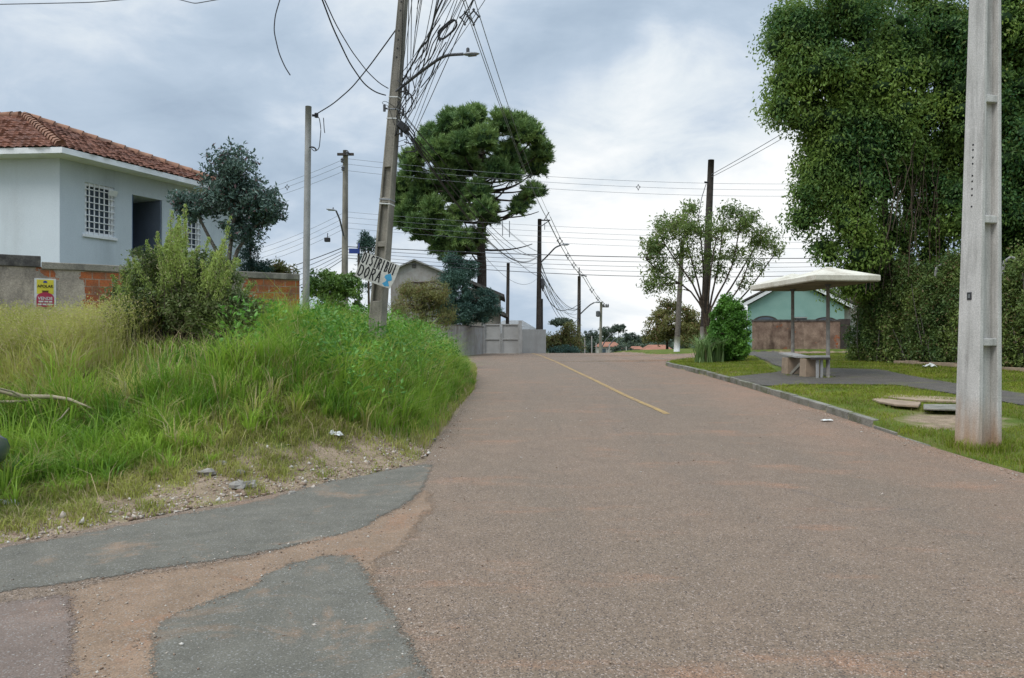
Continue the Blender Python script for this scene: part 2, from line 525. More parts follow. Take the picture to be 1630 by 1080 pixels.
M['sign_white'] = surf('grubby white board', (.62, .60, .54), (.54, .52, .46), 5, .7, .3, (.38, .36, .30), 5, .5)
M['sign_plain'] = surf('white sign panel', (.74, .74, .72), None, 5, .5, .3, famt=.03)
M['sign_yellow'] = surf('yellow print', (.76, .64, .06), None, 5, .5, .3, famt=.03)
M['sign_red'] = surf('crimson print', (.48, .04, .09), None, 5, .5, .3, famt=.03)
M['sign_brown'] = surf('dark brown print', (.13, .05, .015), None, 5, .5, .3, famt=.03)
M['sign_blue'] = surf('blue print', (.035, .07, .30), None, 5, .5, .3, famt=.03)
M['paint_blue'] = surf('bright blue brush paint', (.05, .30, .52), (.09, .38, .58), 12, .7, .3)
M['car_paint'] = surf('dark blue grey car paint', (.045, .055, .07), (.04, .05, .065), 2, .28, .6, famt=.02, bump=0)
M['rubber'] = surf('black rubber', (.02, .02, .02), None, 5, .85, .2)
M['alloy'] = surf('silver alloy', (.45, .46, .47), None, 5, .35, .5, metal=.7)
M['lamp_red'] = surf('red lamp lens', (.35, .02, .02), None, 5, .2, .5, famt=0, bump=0)
M['slab'] = surf('tan concrete slab', (.42, .31, .22), (.32, .24, .17), 3, .9, .2, (.17, .13, .09), 2, .6)
M['orange_roof'] = surf('distant clay roof', (.36, .17, .11), (.28, .13, .09), .8, .9, .1)
M['haze_trunk'] = M['bark']
# foliage
M['lf_araucaria'] = leafmat('araucaria needles', (.035, .075, .024), (.125, .175, .050), .12, rough=.6, patch=.75, gain=1.25)
M['lf_right'] = leafmat('glossy broad leaves', (.020, .060, .020), (.140, .195, .036), .38, (.19, .22, .05), .985, .5, .40, .25, gain=1.2)
M['lf_ivy'] = leafmat('ivy and creeper leaves', (.022, .050, .014), (.105, .135, .032), .3, (.17, .13, .055), .91, .5, .9, gain=1.3)
M['lf_mango'] = leafmat('dark blue green leaves', (.026, .055, .044), (.085, .125, .095), .2, (.13, .075, .07), .93, .42, .8)
M['lf_bush'] = leafmat('wild shrub leaves', (.030, .050, .016), (.130, .160, .046), .3, (.22, .20, .11), .92, .55, .8)
M['lf_sprig'] = leafmat('pale feathery leaves', (.16, .22, .050), (.33, .39, .105), .42, (.42, .38, .20), .9, .55, 1.2)
M['lf_hedge'] = leafmat('clipped shrub leaves', (.024, .060, .014), (.115, .180, .036), .25, None, .9, .45, 1.2)
M['lf_bright'] = leafmat('bright green leaves', (.035, .10, .014), (.13, .27, .04), .35, None, .9, .45, 1.0)
M['lf_airy'] = leafmat('airy mid green leaves', (.060, .100, .026), (.18, .235, .065), .42, (.24, .23, .10), .92, .5, .8)
M['lf_conifer'] = leafmat('blue green conifer', (.018, .044, .036), (.055, .105, .075), .15, None, .9, .6, .7)
M['lf_olive'] = leafmat('olive bush leaves', (.075, .085, .028), (.19, .185, .060), .35, (.24, .15, .07), .86, .55, .8)
M['lf_far'] = leafmat('far woodland leaves', (.030, .045, .032), (.070, .090, .058), .2, None, .9, .6, .05)
M['lf_agave'] = leafmat('strap leaves', (.09, .15, .05), (.20, .28, .11), .3, (.30, .27, .16), .88, .5, 1.0)
M['light_block'] = surf('dark light blocking core', (.030, .060, .022), (.018, .036, .015), 3, .9, .1, fine=9, famt=.6, bump=.6)  # for added lumps that block light inside the crowns
M['gr_green'] = leafmat('lush tall grass', (.045, .120, .010), (.245, .345, .046), .42, (.34, .31, .12), .95, .5, .8, .25)
M['gr_dry'] = leafmat('drying tall grass', (.185, .200, .040), (.39, .37, .115), .42, (.50, .41, .23), .76, .55, .9, .25)
M['gr_short'] = leafmat('short verge grass', (.070, .105, .008), (.185, .205, .022), .4, (.27, .20, .08), .86, .55, .9, .2)
M['gr_edge'] = leafmat('thin roadside grass', (.125, .150, .026), (.29, .285, .075), .4, (.38, .31, .16), .76, .55, .9, .2)
# ------------------------------------------------------------------ camera, light, sky
cam = bpy.data.cameras.new('camera'); co = bpy.data.objects.new('camera', cam); COL.objects.link(co)
co.location = (0, 0, CH); co.rotation_euler = (math.radians(90), 0, 0)
cam.sensor_width = 36; cam.lens = F / 1630 * 36; cam.clip_start = .05; cam.clip_end = 6000
S.camera = co
S.view_settings.view_transform = 'Standard'; S.view_settings.look = 'None'; S.view_settings.gamma = 1; S.view_settings.use_curve_mapping = False
S.view_settings.exposure = 0.17
sv = Vector((-.45, -.42, .79)).normalized()
sun = bpy.data.lights.new('sun', 'SUN'); so = bpy.data.objects.new('sun', sun); COL.objects.link(so)
so.rotation_euler = (-sv).to_track_quat('-Z', 'Y').to_euler()
sun.energy = 1.7; sun.angle = math.radians(25); sun.color = (1, .965, .92)

W = bpy.data.worlds.new('World'); S.world = W; W.use_nodes = True
t = W.node_tree; t.nodes.clear()


class WN(NT):
    def __init__(s):
        s.t = t


k = WN()
wo = t.nodes.new('ShaderNodeOutputWorld'); bg = t.nodes.new('ShaderNodeBackground'); t.links.new(bg.outputs[0], wo.inputs[0])
sky = t.nodes.new('ShaderNodeTexSky'); sky.sky_type = 'NISHITA'; sky.sun_disc = False
sky.sun_elevation = math.asin(sv.z); sky.sun_rotation = math.atan2(sv.x, sv.y)
d = k.n('ShaderNodeTexCoord').outputs['Generated']
sp = k.n('ShaderNodeSeparateXYZ'); k.set(sp.inputs[0], d)
zz = k.math('ADD', k.math('MAXIMUM', sp.outputs[2], 0.0), .42)
cc = k.n('ShaderNodeCombineXYZ')
k.set(cc.inputs[0], k.math('DIVIDE', sp.outputs[0], zz)); k.set(cc.inputs[1], k.math('DIVIDE', sp.outputs[1], zz)); k.set(cc.inputs[2], k.math('MULTIPLY', sp.outputs[2], 1.5))
n1 = k.noise(k.scaled(cc.outputs[0], (1, 1.0, 1), (2.2, 1.4, 0)), 1.5, 7, .54, .5)
n2 = k.noise(k.scaled(cc.outputs[0], (1, 1.2, 1), (7.1, 3.3, 0)), 4.2, 6, .6, .6)
den = k.math('ADD', k.math('MULTIPLY', n1, .7), k.math('MULTIPLY', n2, .3))


def lobe(px, py, a, b):
    v = Vector(((px - CX) / F, 1, -(py - CY) / F)).normalized()
    dp = k.n('ShaderNodeVectorMath', operation='DOT_PRODUCT'); k.set(dp.inputs[0], d); dp.inputs[1].default_value = v
    mr = k.n('ShaderNodeMapRange', interpolation_type='SMOOTHERSTEP'); k.set(mr.inputs[0], dp.outputs['Value'])
    mr.inputs[1].default_value = math.cos(a); mr.inputs[2].default_value = math.cos(b)
    return mr.outputs[0]


# thin places in the cloud: low over the road and to its right
thin = lobe(1120, 300, .30, .02)
thin2 = lobe(640, 430, .30, .02)
thin3 = lobe(330, 60, .42, .04)
dk = k.math('ADD', k.math('ADD', lobe(1090, 130, .21, .02), k.math('MULTIPLY', lobe(1230, 80, .16, .02), .5)), k.math('ADD', k.math('MULTIPLY', lobe(500, 170, .28, .03), .5), k.math('MULTIPLY', lobe(700, 470, .30, .03), .35)))
lit = k.math('ADD', den, k.math('ADD', k.math('MULTIPLY', thin, .30), k.math('ADD', k.math('MULTIPLY', thin2, .10), k.math('MULTIPLY', dk, -.13))))
lit = k.math('ADD', lit, k.math('MULTIPLY', k.math('SUBTRACT', den, .5), .10))
cloud = k.n('ShaderNodeValToRGB'); k.set(cloud.inputs[0], lit)
e = cloud.color_ramp.elements
e[0].position = .25; e[0].color = (.30, .385, .50, 1)
e[1].position = .74; e[1].color = (.90, .915, .92, 1)
for p, c in ((.40, (.39, .485, .60)), (.48, (.455, .55, .665)), (.545, (.56, .64, .735)), (.62, (.70, .76, .81))):
    q = e.new(p); q.color = (*c, 1)
zg = k.n('ShaderNodeMapRange', interpolation_type='SMOOTHSTEP'); k.set(zg.inputs[0], sp.outputs[2])
zg.inputs[1].default_value = .42; zg.inputs[2].default_value = .95; zg.inputs[3].default_value = 1.0; zg.inputs[4].default_value = 3.3
vv = k.n('ShaderNodeVectorMath', operation='SCALE'); k.set(vv.inputs[0], cloud.outputs[0]); k.set(vv.inputs['Scale'], zg.outputs[0])
sk = k.n('ShaderNodeVectorMath', operation='SCALE'); k.set(sk.inputs[0], sky.outputs[0]); sk.inputs['Scale'].default_value = .09
cover = k.ramp(den, .30, .42)
col = k.mix(k.math('ADD', k.math('MULTIPLY', cover, .12), .88), sk.outputs[0], vv.outputs[0])
t.links.new(col, bg.inputs[0]); bg.inputs[1].default_value = 1.0

# ------------------------------------------------------------------ ground, roads
def lin(*seg):
    out = []
    for a, b, st in seg:
        out.append(np.arange(a, b, st))
    return np.unique(np.concatenate(out).round(4))


gx = lin((-1500, -200, 100), (-200, -40, 16), (-40, -14, 2), (-14, 8, .2), (8, 20, .5), (20, 60, 4), (60, 200, 20), (200, 1601, 100))
gx = np.unique(np.concatenate([gx, [5.70, 5.735, 5.84]]))
gy = lin((-60, 0, 5), (0, 3, .5), (3, 32, .2), (32, 64, .5), (64, 140, 4), (140, 400, 15), (400, 1700, 60))
X, Y = np.meshgrid(gx, gy)
Z = H(X, Y)
on_road = (bank_d(X, Y) <= 0) & ~verge_mask(X, Y) & (Y < 78)
Z = np.where(on_road, Z - .06, Z)
d_ = bank_d(X, Y)
front = 1 - sstep(8.9, 10.2, Y)
dirt = np.where(d_ > 0, sstep(1.25, .35, d_) if False else (1 - sstep(.45, 1.35, d_)) * front, 0)
dirt = np.maximum(dirt, np.where(d_ > 0, (1 - sstep(.1, .35, d_)) * .9, 0) * (Y > 8))
dirt = np.where(on_road, 1, dirt)
dirt = np.maximum(dirt, .9 * np.exp(-((X - 6.9) / .9) ** 2 - ((Y - 11.6) / .8) ** 2))
ny, nx = X.shape
ii = (np.arange(ny - 1)[:, None] * nx + np.arange(nx - 1)[None]).ravel()
T = np.concatenate([np.stack([ii, ii + 1, ii + nx + 1], 1), np.stack([ii, ii + nx + 1, ii + nx], 1)])
go = tris('ground', np.stack([X.ravel(), Y.ravel(), Z.ravel()], 1), T, M['ground'])
at = go.data.attributes.new('dirt', 'FLOAT', 'POINT'); at.data.foreach_set('value', dirt.ravel().astype(np.float32))
go.data.polygons.foreach_set('use_smooth', [True] * len(go.data.polygons))
tag(go, kind='structure')


def strip(name, A, B, n, m, dz, mat, jit=0.0, kind='structure', rngs=3):
    """sheet between two ground polylines, following the terrain"""
    rg = np.random.default_rng(rngs)

    def res(Q):
        Q = np.asarray(Q, float)[:, :2]
        L = np.concatenate([[0], np.cumsum(np.hypot(*np.diff(Q, axis=0).T))]); u = np.linspace(0, L[-1], n)
        q = np.stack([np.interp(u, L, Q[:, 0]), np.interp(u, L, Q[:, 1])], 1)
        if jit:
            w = rg.normal(size=(n, 2)); ker = np.ones(5) / 5
            w = .6 * w + 1.6 * np.stack([np.convolve(w[:, i], ker, mode='same') for i in (0, 1)], 1)
            q = q + w * jit
        return q
    a, b = res(A), res(B)
    u = np.linspace(0, 1, m)[None, :, None]
    q = a[:, None] * (1 - u) + b[:, None] * u
    z = H(q[..., 0], q[..., 1]) + dz
    v = np.concatenate([q, z[..., None]], 2).reshape(-1, 3)
    i0 = (np.arange(n - 1)[:, None] * m + np.arange(m - 1)[None]).ravel()
    tt = np.concatenate([np.stack([i0, i0 + 1, i0 + m + 1], 1), np.stack([i0, i0 + m + 1, i0 + m], 1)])
    nz = np.cross(v[tt[:, 1]] - v[tt[:, 0]], v[tt[:, 2]] - v[tt[:, 0]])[:, 2].sum()
    if nz < 0: tt = tt[:, ::-1]
    o = tris(name, v, tt, mat)
    return tag(o, kind=kind)


# the carriageway: one row of points every quarter metre
ry = np.concatenate([np.arange(-55, 0, 5), np.arange(0, 76.01, .25)])
rows = []
for y in ry:
    if y < 9:
        i = np.argmax(EDGE[:, 1] > y)
        xl = np.interp(y, EDGE[:7, 1], EDGE[:7, 0])
        xl = -70 if y < 1.0 else xl
    else:
        xl = float(left_x(y))
    xr = float(right_x(y)); xr = 40 if xr > 100 else xr
    if y > 20: xl -= .3
    rows.append(np.stack([np.linspace(xl, xr, 26), np.full(26, y)], 1))
q = np.array(rows); n_, m_ = q.shape[:2]
zr = np.minimum(H(q[..., 0], q[..., 1]), road_z(q[..., 1]) + .03 * np.clip(q[..., 0] - 5.7, 0, 8)) + .004
i0 = (np.arange(n_ - 1)[:, None] * m_ + np.arange(m_ - 1)[None]).ravel()
tag(tris('road', np.concatenate([q, zr[..., None]], 2).reshape(-1, 3), np.concatenate([np.stack([i0, i0 + 1, i0 + m_ + 1], 1), np.stack([i0, i0 + m_ + 1, i0 + m_], 1)]), M['road']), kind='structure')


def gp(pts):
    return np.array([G(*p)[:2] for p in pts])


# repairs in the near left of the road
from mathutils.geometry import delaunay_2d_cdt


def patch(name, outline, step, dz, mat, jit=.012, seed=3, wide=.12, cam=True):
    """a patch of other surfacing: ragged outline, filled with points that follow the terrain"""
    rg = np.random.default_rng(seed); Q = np.asarray(outline, float)[:, :2]; Q = np.vstack([Q, Q[:1]])
    L = np.concatenate([[0], np.cumsum(np.hypot(*np.diff(Q, axis=0).T))]); n = int(L[-1] / step) + 8
    u = np.linspace(0, L[-1], n, endpoint=False); q = np.stack([np.interp(u, L, Q[:, 0]), np.interp(u, L, Q[:, 1])], 1)
    for _ in range(2): q = (np.roll(q, 1, 0) + 2 * q + np.roll(q, -1, 0)) / 4
    w = rg.normal(size=(n, 2)); sm = sum(np.roll(w, i, 0) for i in range(-4, 5)) / 3
    q = q + (w * .5 + sm) * jit
    gxx, gyy = np.meshgrid(np.arange(q[:, 0].min(), q[:, 0].max(), step * 1.1), np.arange(q[:, 1].min(), q[:, 1].max(), step * 1.1))
    gxx = gxx.ravel() + rg.normal(0, step * .12, gxx.size); gyy = gyy.ravel() + rg.normal(0, step * .12, gyy.size)
    kq = _inpoly(gxx, gyy, q); gxx, gyy = gxx[kq], gyy[kq]

    def ed(x, y):
        d = np.full(x.shape, 1e9)
        for (x1, y1), (x2, y2) in zip(q, np.roll(q, -1, 0)):
            vx, vy = x2 - x1, y2 - y1; t_ = np.clip(((x - x1) * vx + (y - y1) * vy) / (vx * vx + vy * vy + 1e-12), 0, 1)
            d = np.minimum(d, np.hypot(x - x1 - t_ * vx, y - y1 - t_ * vy))
        return d
    e_ = ed(gxx, gyy); kq = e_ > step * .3; gxx, gyy = gxx[kq], gyy[kq]
    pts = [Vector(p) for p in np.vstack([q, np.stack([gxx, gyy], 1)])]
    V, _, Fc, *_r = delaunay_2d_cdt(pts, [(i, (i + 1) % n) for i in range(n)], [], 1, 1e-5)
    V = np.array([tuple(p) for p in V]); Tt = np.array([f for f in Fc if len(f) == 3])
    dist = ed(V[:, 0], V[:, 1])
    o = tris(name, np.concatenate([V, (H(V[:, 0], V[:, 1]) + dz)[:, None]], 1), Tt, mat)
    nz = o.data.polygons[0].normal.z
    if nz < 0: o.data.flip_normals()
    at_ = o.data.attributes.new('edge', 'FLOAT', 'POINT'); at_.data.foreach_set('value', np.clip(dist / wide, 0, 1).astype(np.float32))
    return tag(o, kind='structure')


patch('road_dust', gp([(60, 950), (300, 905), (430, 878), (560, 838), (640, 806), (676, 780), (700, 782), (690, 820), (640, 870), (600, 900), (640, 1010), (560, 1010), (470, 1040), (330, 1180), (200, 1290), (0, 1300), (70, 1100), (80, 1000)]), .10, .0058, M['dustroad'], .02, 4, .16)
patch('old_asphalt', gp([(-500, 985), (0, 962), (70, 952), (126, 944), (134, 1000), (136, 1100), (60, 1330), (-400, 1420)]), .09, .0075, M['tar_old'], .012, 6)
patch('asphalt_repair', gp([(228, 1110), (236, 1010), (270, 985), (340, 958), (410, 930), (425, 905), (480, 890), (560, 880), (590, 902), (606, 930), (628, 965), (650, 1005), (672, 1040), (690, 1078), (720, 1150), (760, 1260), (500, 1300), (300, 1240)]), .08, .0075, M['tar'], .016, 5)
patch('asphalt_apron', np.vstack([[(-14, 3.1), (-7, 4.12)], gp([(-40, 880), (0, 871), (150, 845), (300, 819), (430, 794), (540, 764), (620, 747), (690, 738), (690, 760), (664, 792), (640, 812), (560, 850), (420, 884), (270, 905), (150, 928), (0, 950), (-40, 957)]), [(-7, 3.3), (-14, 2.2)]]), .09, .0075, M['tar'], .016, 8)
# yellow centre line
yl = np.array([(2.80, 13.2), (2.52, 15.5), (2.3, 18.8), (2.05, 24), (1.80, 31.5), (1.5, 40), (1.2, 46)])
yy = np.arange(13.2, 46, .25); xx = np.interp(yy, yl[:, 1], yl[:, 0])
ker = np.ones(9) / 9; xx = np.convolve(np.pad(xx, 4, mode='edge'), ker, mode='valid')
o = tris('road_marking', np.concatenate([np.stack([xx - .06, yy, road_z(yy) + .010], 1), np.stack([xx + .06, yy, road_z(yy) + .010], 1)]),
         np.concatenate([np.stack([np.arange(len(yy) - 1), np.arange(len(yy) - 1) + len(yy), np.arange(len(yy) - 1) + len(yy) + 1], 1), np.stack([np.arange(len(yy) - 1), np.arange(len(yy) - 1) + len(yy) + 1, np.arange(len(yy) - 1) + 1], 1)]), M['yellow'])
tag(o, kind='structure')

# kerb of separate stones, sunk and broken towards the camera
kb = MB()
rg = np.random.default_rng(11)
path_k = [(5.77, y) for y in np.arange(9.4, 27.01, .2)] + [(5.77 + 4 * (1 - math.cos(a)), 27 + 4 * math.sin(a)) for a in np.linspace(.02, 1.5, 22)]
path_k = np.array(path_k); Lk = np.concatenate([[0], np.cumsum(np.hypot(*np.diff(path_k, axis=0).T))])
s0 = 0.0
while s0 < Lk[-1] - .3:
    ln = .78 + rg.uniform(-.12, .12)
    a = np.array([np.interp(s0, Lk, path_k[:, i]) for i in (0, 1)]); b = np.array([np.interp(min(s0 + ln - .02, Lk[-1]), Lk, path_k[:, i]) for i in (0, 1)])
    c = (a + b) / 2; an = math.atan2(b[1] - a[1], b[0] - a[0])
    top = road_z(c[1]) + .03 * max(0, c[0] - 5.7) + kerb_h(c[1]) + .012 + rg.uniform(-.012, .012) - (.05 if c[1] < 11.5 else 0)
    slope = math.atan2(road_z(b[1]) - road_z(a[1]), ln)
    kb.box((c[0] + rg.uniform(-.012, .012), c[1], top - .15), (np.hypot(*(b - a)), .13, .30), an + rg.uniform(-.02, .02), rg.uniform(-.04, .04), -slope, .97)
    s0 += ln
tag(kb.build('kerb', M['kerb'], bevel=.012), kind='structure')

# footpath and bus bay on the verge
patch('footpath', gp([(1112, 597), (1160, 601), (1230, 594), (1246, 590), (1222, 578), (1200, 567), (1180, 560.5), (1240, 560), (1252, 565), (1270, 575), (1300, 586), (1400, 589), (1480, 604), (1560, 617), (1640, 628), (1800, 650), (1800, 690), (1640, 650), (1560, 636), (1490, 624), (1420, 614), (1300, 613), (1216, 622), (1180, 615), (1148, 606)]), .16, .02, M['path'], .02, 12, .2)
# ------------------------------------------------------------------ house on the left
hx = lambda s: np.array([-10.4, 17.0]) + s * unit(np.array([1.7, 3.7]))          # along the side wall from the corner
HZ0, HZ1 = 1.2, 5.72
hdir = np.array([*unit(np.array([1.7, 3.7])), 0]); hout = np.array([hdir[1], -hdir[0], 0])
C0 = np.array([-10.4, 17.0, 0])
LEN = 5.9
house = thing('house', 'two tone grey house with white barred windows and a red clay tile roof', 'house', (-12.5, 19.5, HZ0))


def wpt(s, z, off=0.0):
    return C0 + hdir * s + hout * off + np.array([0, 0, z])


# front wall (pale) and side wall (blue grey) with true openings
m = MB()
lf = np.array([-1, .06, 0]); lf /= np.linalg.norm(lf)
m.prism([(0, HZ0), (7.5, HZ0), (7.5, HZ1), (0, HZ1)], C0, lf, (0, 0, 1), (0, 1, 0), .2)
m.build('front_wall', M['wall_front'], house)
wins = [(.614, 1.39, 4.0, 5.23), (1.88, 2.78, 3.62, 5.16), (3.46, 4.05, 3.95, 5.2)]
m = MB()
TH = .22


def wallquad(s0, s1, z0, z1):
    m.add([wpt(s0, z0), wpt(s1, z0), wpt(s1, z1), wpt(s0, z1)], [(0, 1, 2, 3)])


edges = [0]
for (a, b, z0, z1) in wins:
    wallquad(edges[-1], a, HZ0, HZ1); wallquad(a, b, HZ0, z0); wallquad(a, b, z1, HZ1)
    dp = TH if a != 1.88 else 1.3
    for (p, q) in (((a, z0), (b, z0)), ((b, z0), (b, z1)), ((b, z1), (a, z1)), ((a, z1), (a, z0))):
        m.add([wpt(*p), wpt(*q), wpt(q[0], q[1], -dp), wpt(p[0], p[1], -dp)], [(0, 1, 2, 3)])
    edges.append(b)
wallquad(edges[-1], LEN, HZ0, HZ1)
m.add([wpt(LEN, HZ0), wpt(LEN, HZ0, -7), wpt(LEN, HZ1, -7), wpt(LEN, HZ1)], [(0, 1, 2, 3)])
m.build('side_wall', M['wall_side'], house)
# recessed loggia lining
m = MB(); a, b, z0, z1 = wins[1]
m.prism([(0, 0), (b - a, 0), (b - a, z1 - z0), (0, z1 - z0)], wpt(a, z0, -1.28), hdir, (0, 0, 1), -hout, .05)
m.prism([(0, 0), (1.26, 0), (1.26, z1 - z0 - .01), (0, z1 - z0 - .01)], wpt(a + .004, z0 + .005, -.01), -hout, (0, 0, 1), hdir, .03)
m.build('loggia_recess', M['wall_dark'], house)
m = MB(); m.prism([(0, 0), (1.24, 0), (1.24, z1 - z0 - .02), (0, z1 - z0 - .02)], wpt(b - .05, z0 + .006, -.012), -hout, (0, 0, 1), hdir, .04)
m.build('loggia_side', M['slate_mid'], house)


def barred_window(a, b, z0, z1, cols, rows):
    m = MB(); t = .07
    for (s0, s1, q0, q1) in ((a, b, z0, z0 + t), (a, b, z1 - t, z1), (a, a + t, z0 + t, z1 - t), (b - t, b, z0 + t, z1 - t)):
        m.prism([(s0, q0), (s1, q0), (s1, q1), (s0, q1)], C0 + hout * -.10, hdir, (0, 0, 1), hout, .06)
    w = m.build('window', M['trim_white'], house)
    m = MB()
    for i in range(1, cols):
        s = a + (b - a) * i / cols
        m.prism([(s - .012, z0 - .01), (s + .012, z0 - .01), (s + .012, z1), (s - .012, z1)], C0 + hout * -.035, hdir, (0, 0, 1), hout, .02)
    for j in range(1, rows):
        z = z0 + (z1 - z0) * j / rows
        m.prism([(a, z - .010), (b, z - .010), (b, z + .010), (a, z + .010)], C0 + hout * -.012, hdir, (0, 0, 1), hout, .014)
    m.build('grille', M['trim_white'], w)
    m = MB(); m.prism([(a + .05, z0 + .05), (b - .05, z0 + .05), (b - .05, z1 - .05), (a + .05, z1 - .05)], C0 + hout * -.14, hdir, (0, 0, 1), hout, .01)
    m.build('pane', M['glass_dark'], w)
    m = MB(); m.prism([(a - .06, z0 - .07), (b + .06, z0 - .07), (b + .06, z0 - .004), (a - .06, z0 - .004)], C0 + hout * -.08, hdir, (0, 0, 1), hout, .12)
    m.build('sill', M['trim_white'], w)
    return w


w1 = barred_window(*wins[0], 6, 8)
w2 = barred_window(*wins[2], 4, 8)
m = MB(); m.box(wpt(1.28, 5.07, .10), (.22, .02, .14), math.atan2(hdir[1], hdir[0]), .5); m.build('vent_sash', M['trim_white'], w1)

# eaves and hip roof
ov = .38
E0 = C0 + hout * ov * .95 + np.array([.05, -ov, HZ1 + .02]); E0[2] = HZ1 + .02
E1 = wpt(LEN + .35, HZ1 + .02, ov)
EL = C0 + lf * 7.9 + np.array([0, -ov, HZ1 + .02]); EL[2] = HZ1 + .02
AP = P(40, 187, 20.6)
RL = AP + np.array([-5.5, .33, 0])
m = MB()
m.prism([(0, 0), (np.linalg.norm(E1 - E0), 0), (np.linalg.norm(E1 - E0), .13), (0, .13)], E0 - [0, 0, .09], unit(E1 - E0), (0, 0, 1), -hout, .05)
m.prism([(0, 0), (np.linalg.norm(EL - E0), 0), (np.linalg.norm(EL - E0), .13), (0, .13)], E0 - [0, 0, .09], unit(EL - E0), (0, 0, 1), (0, 1, 0), .05)
m.build('fascia', M['trim_white'], house)
m = MB()
b0, b1, b2 = wpt(0, HZ1 - .02, -.3), wpt(LEN, HZ1 - .02, -.3), C0 + lf * 7.5 + [0, .3, HZ1 - .02]
z_ = HZ1 - .06
m.add([(*E0[:2], z_), (*E1[:2], z_), (*b1[:2], z_), (*b0[:2], z_)], [(0, 1, 2, 3)]); m.add([(*E0[:2], z_), (*b0[:2], z_), (*b2[:2], z_), (*EL[:2], z_)], [(0, 1, 2, 3)])
m.build('soffit', M['trim_white'], house)


def tiled(p0, p1, q0, q1, course=.28, pitch=.17, amp=.035):
    """barrel tiles over the face p0-p1 (eave) to q0-q1 (ridge)"""
    p0, p1, q0, q1 = [np.asarray(a, float) for a in (p0, p1, q0, q1)]
    u = unit(p1 - p0); nrm = unit(np.cross(u, (q0 + q1) / 2 - (p0 + p1) / 2))
    if nrm[2] < 0: nrm = -nrm
    up = np.cross(nrm, u) * (1 if np.cross(nrm, u)[2] > 0 else -1)
    hgt = np.dot(q0 - p0, up); nc = max(3, int(hgt / course)); V = []; N = int(np.linalg.norm(p1 - p0) / pitch * 8)
    ts = []; lift = []
    for c in range(nc):
        for s, l in ((0.0, .05), (.02, .05), (.5, .03), (.999, .012)):
            ts.append((c + s) / nc); lift.append(l)
    rg = np.random.default_rng(int(abs(p0[0] * 10)))
    jitter = rg.normal(0, .012, (nc, int(np.linalg.norm(p1 - p0) / pitch) + 40))
    for r, (tt, l) in enumerate(zip(ts, lift)):
        a = p0 + (q0 - p0) * tt; b = p1 + (q1 - p1) * tt
        s = np.linspace(0, 1, N)[:, None]; pt = a + (b - a) * s
        uu = (pt - p0) @ u
        ph = uu / pitch + (r // 4 % 2) * .0
        wv = np.abs(np.sin(np.pi * ph)) ** .7 * amp
        jt = jitter[r // 4, np.clip(ph.astype(int) + 20, 0, jitter.shape[1] - 1)]
        V.append(pt + nrm * (l + wv + jt * .6)[:, None] - up * (jt * 1.5)[:, None])
    V = np.array(V); n, mm = V.shape[:2]
    i0 = (np.arange(n - 1)[:, None] * mm + np.arange(mm - 1)[None]).ravel()
    return V.reshape(-1, 3), np.concatenate([np.stack([i0, i0 + 1, i0 + mm + 1], 1), np.stack([i0, i0 + mm + 1, i0 + mm], 1)])


BK = E1 + np.array([-7.5, .4, 0])
v, tt = merge(tiled(E0, E1, AP - (E1 - E0) * .002, AP + (E1 - E0) * .002), tiled(EL, E0, RL, AP), tiled(E1, BK, AP, RL))
roof = tris('roof', v, tt, M['tile'], house)
m = MB()
for a, b in ((E0, AP), (E1, AP), (AP, RL)):
    n = int(np.linalg.norm(b - a) / .36)
    for i in range(n):
        p, q = a + (b - a) * (i + (.35 if i == 0 else 0)) / n, a + (b - a) * (i + 1.12) / n
        m.tube([p + [0, 0, .05], q + [0, 0, .045]], [.125, .10], 8)
m.build('ridge_tiles', surf('pale mortar ridge tile', (.36, .20, .13), (.28, .15, .10), 5, .9, .1, (.12, .09, .08), 4, .7), roof, smooth=True)

# ------------------------------------------------------------------ boundary wall on the left
A_, B_ = np.array([-11.6, 12.9]), np.array([-4.95, 17.15])
wl = np.linalg.norm(B_ - A_); wa = math.atan2(*(B_ - A_)[::-1])


def local_wall(name, label, loc, rz, length, h, th, mat, cat='wall'):
    m = MB(); m.box((length / 2, 0, h / 2), (length, th, h))
    o = m.build(name, mat); o.location = loc; o.rotation_euler = (0, 0, rz)
    return tag(o, label, cat)


bw = local_wall('boundary_wall', 'half plastered brick wall with red clay blocks showing, below the grey house', (A_[0], A_[1], .9), wa, wl, 2.0, .16, brick_mat('hollow brick and plaster', 0, [(3.55, 4.95), (6.6, 12)]))
for x0, x1, zz_ in ((0, 2.85, 2.1), (2.86, wl, 2.03)):
    m = MB(); m.box(((x0 + x1) / 2, 0, zz_ + .0), (x1 - x0, .22, .14 if x0 else .22))
    c = m.build('coping', M['concrete_dark'] if x0 == 0 else M['concrete_old'], None, bevel=.015); c.parent = bw

# sale sign fixed to the wall
sc_ = P(72, 467, 14.2)
u = np.array([math.cos(wa), math.sin(wa), 0]); nrm = np.array([u[1], -u[0], 0])
tw = (sc_[0] * (-u[1]) + sc_[1] * u[0] - (A_[0] * (-u[1]) + A_[1] * u[0]))
base = np.array([A_[0], A_[1], 0]) + u * np.dot(np.array([sc_[0], sc_[1], 0]) - [A_[0], A_[1], 0], u)
# slide along the wall to where the photo's sight line meets it
den_ = u[0] * 1.0 - u[1] * (72 - CX) / F
s_ = ((72 - CX) / F * A_[1] - A_[0]) / (u[0] - (72 - CX) / F * u[1])
base = np.array([A_[0] + u[0] * s_, A_[1] + u[1] * s_, 0]); Ds = base[1]
zc_ = CH + (540 - 467) / F * Ds
sale = thing('sale_sign', 'small yellow and crimson for sale sign fixed to the plastered wall', 'sign', base + nrm * .1 + [0, 0, zc_])
SW, SH = .36, .56


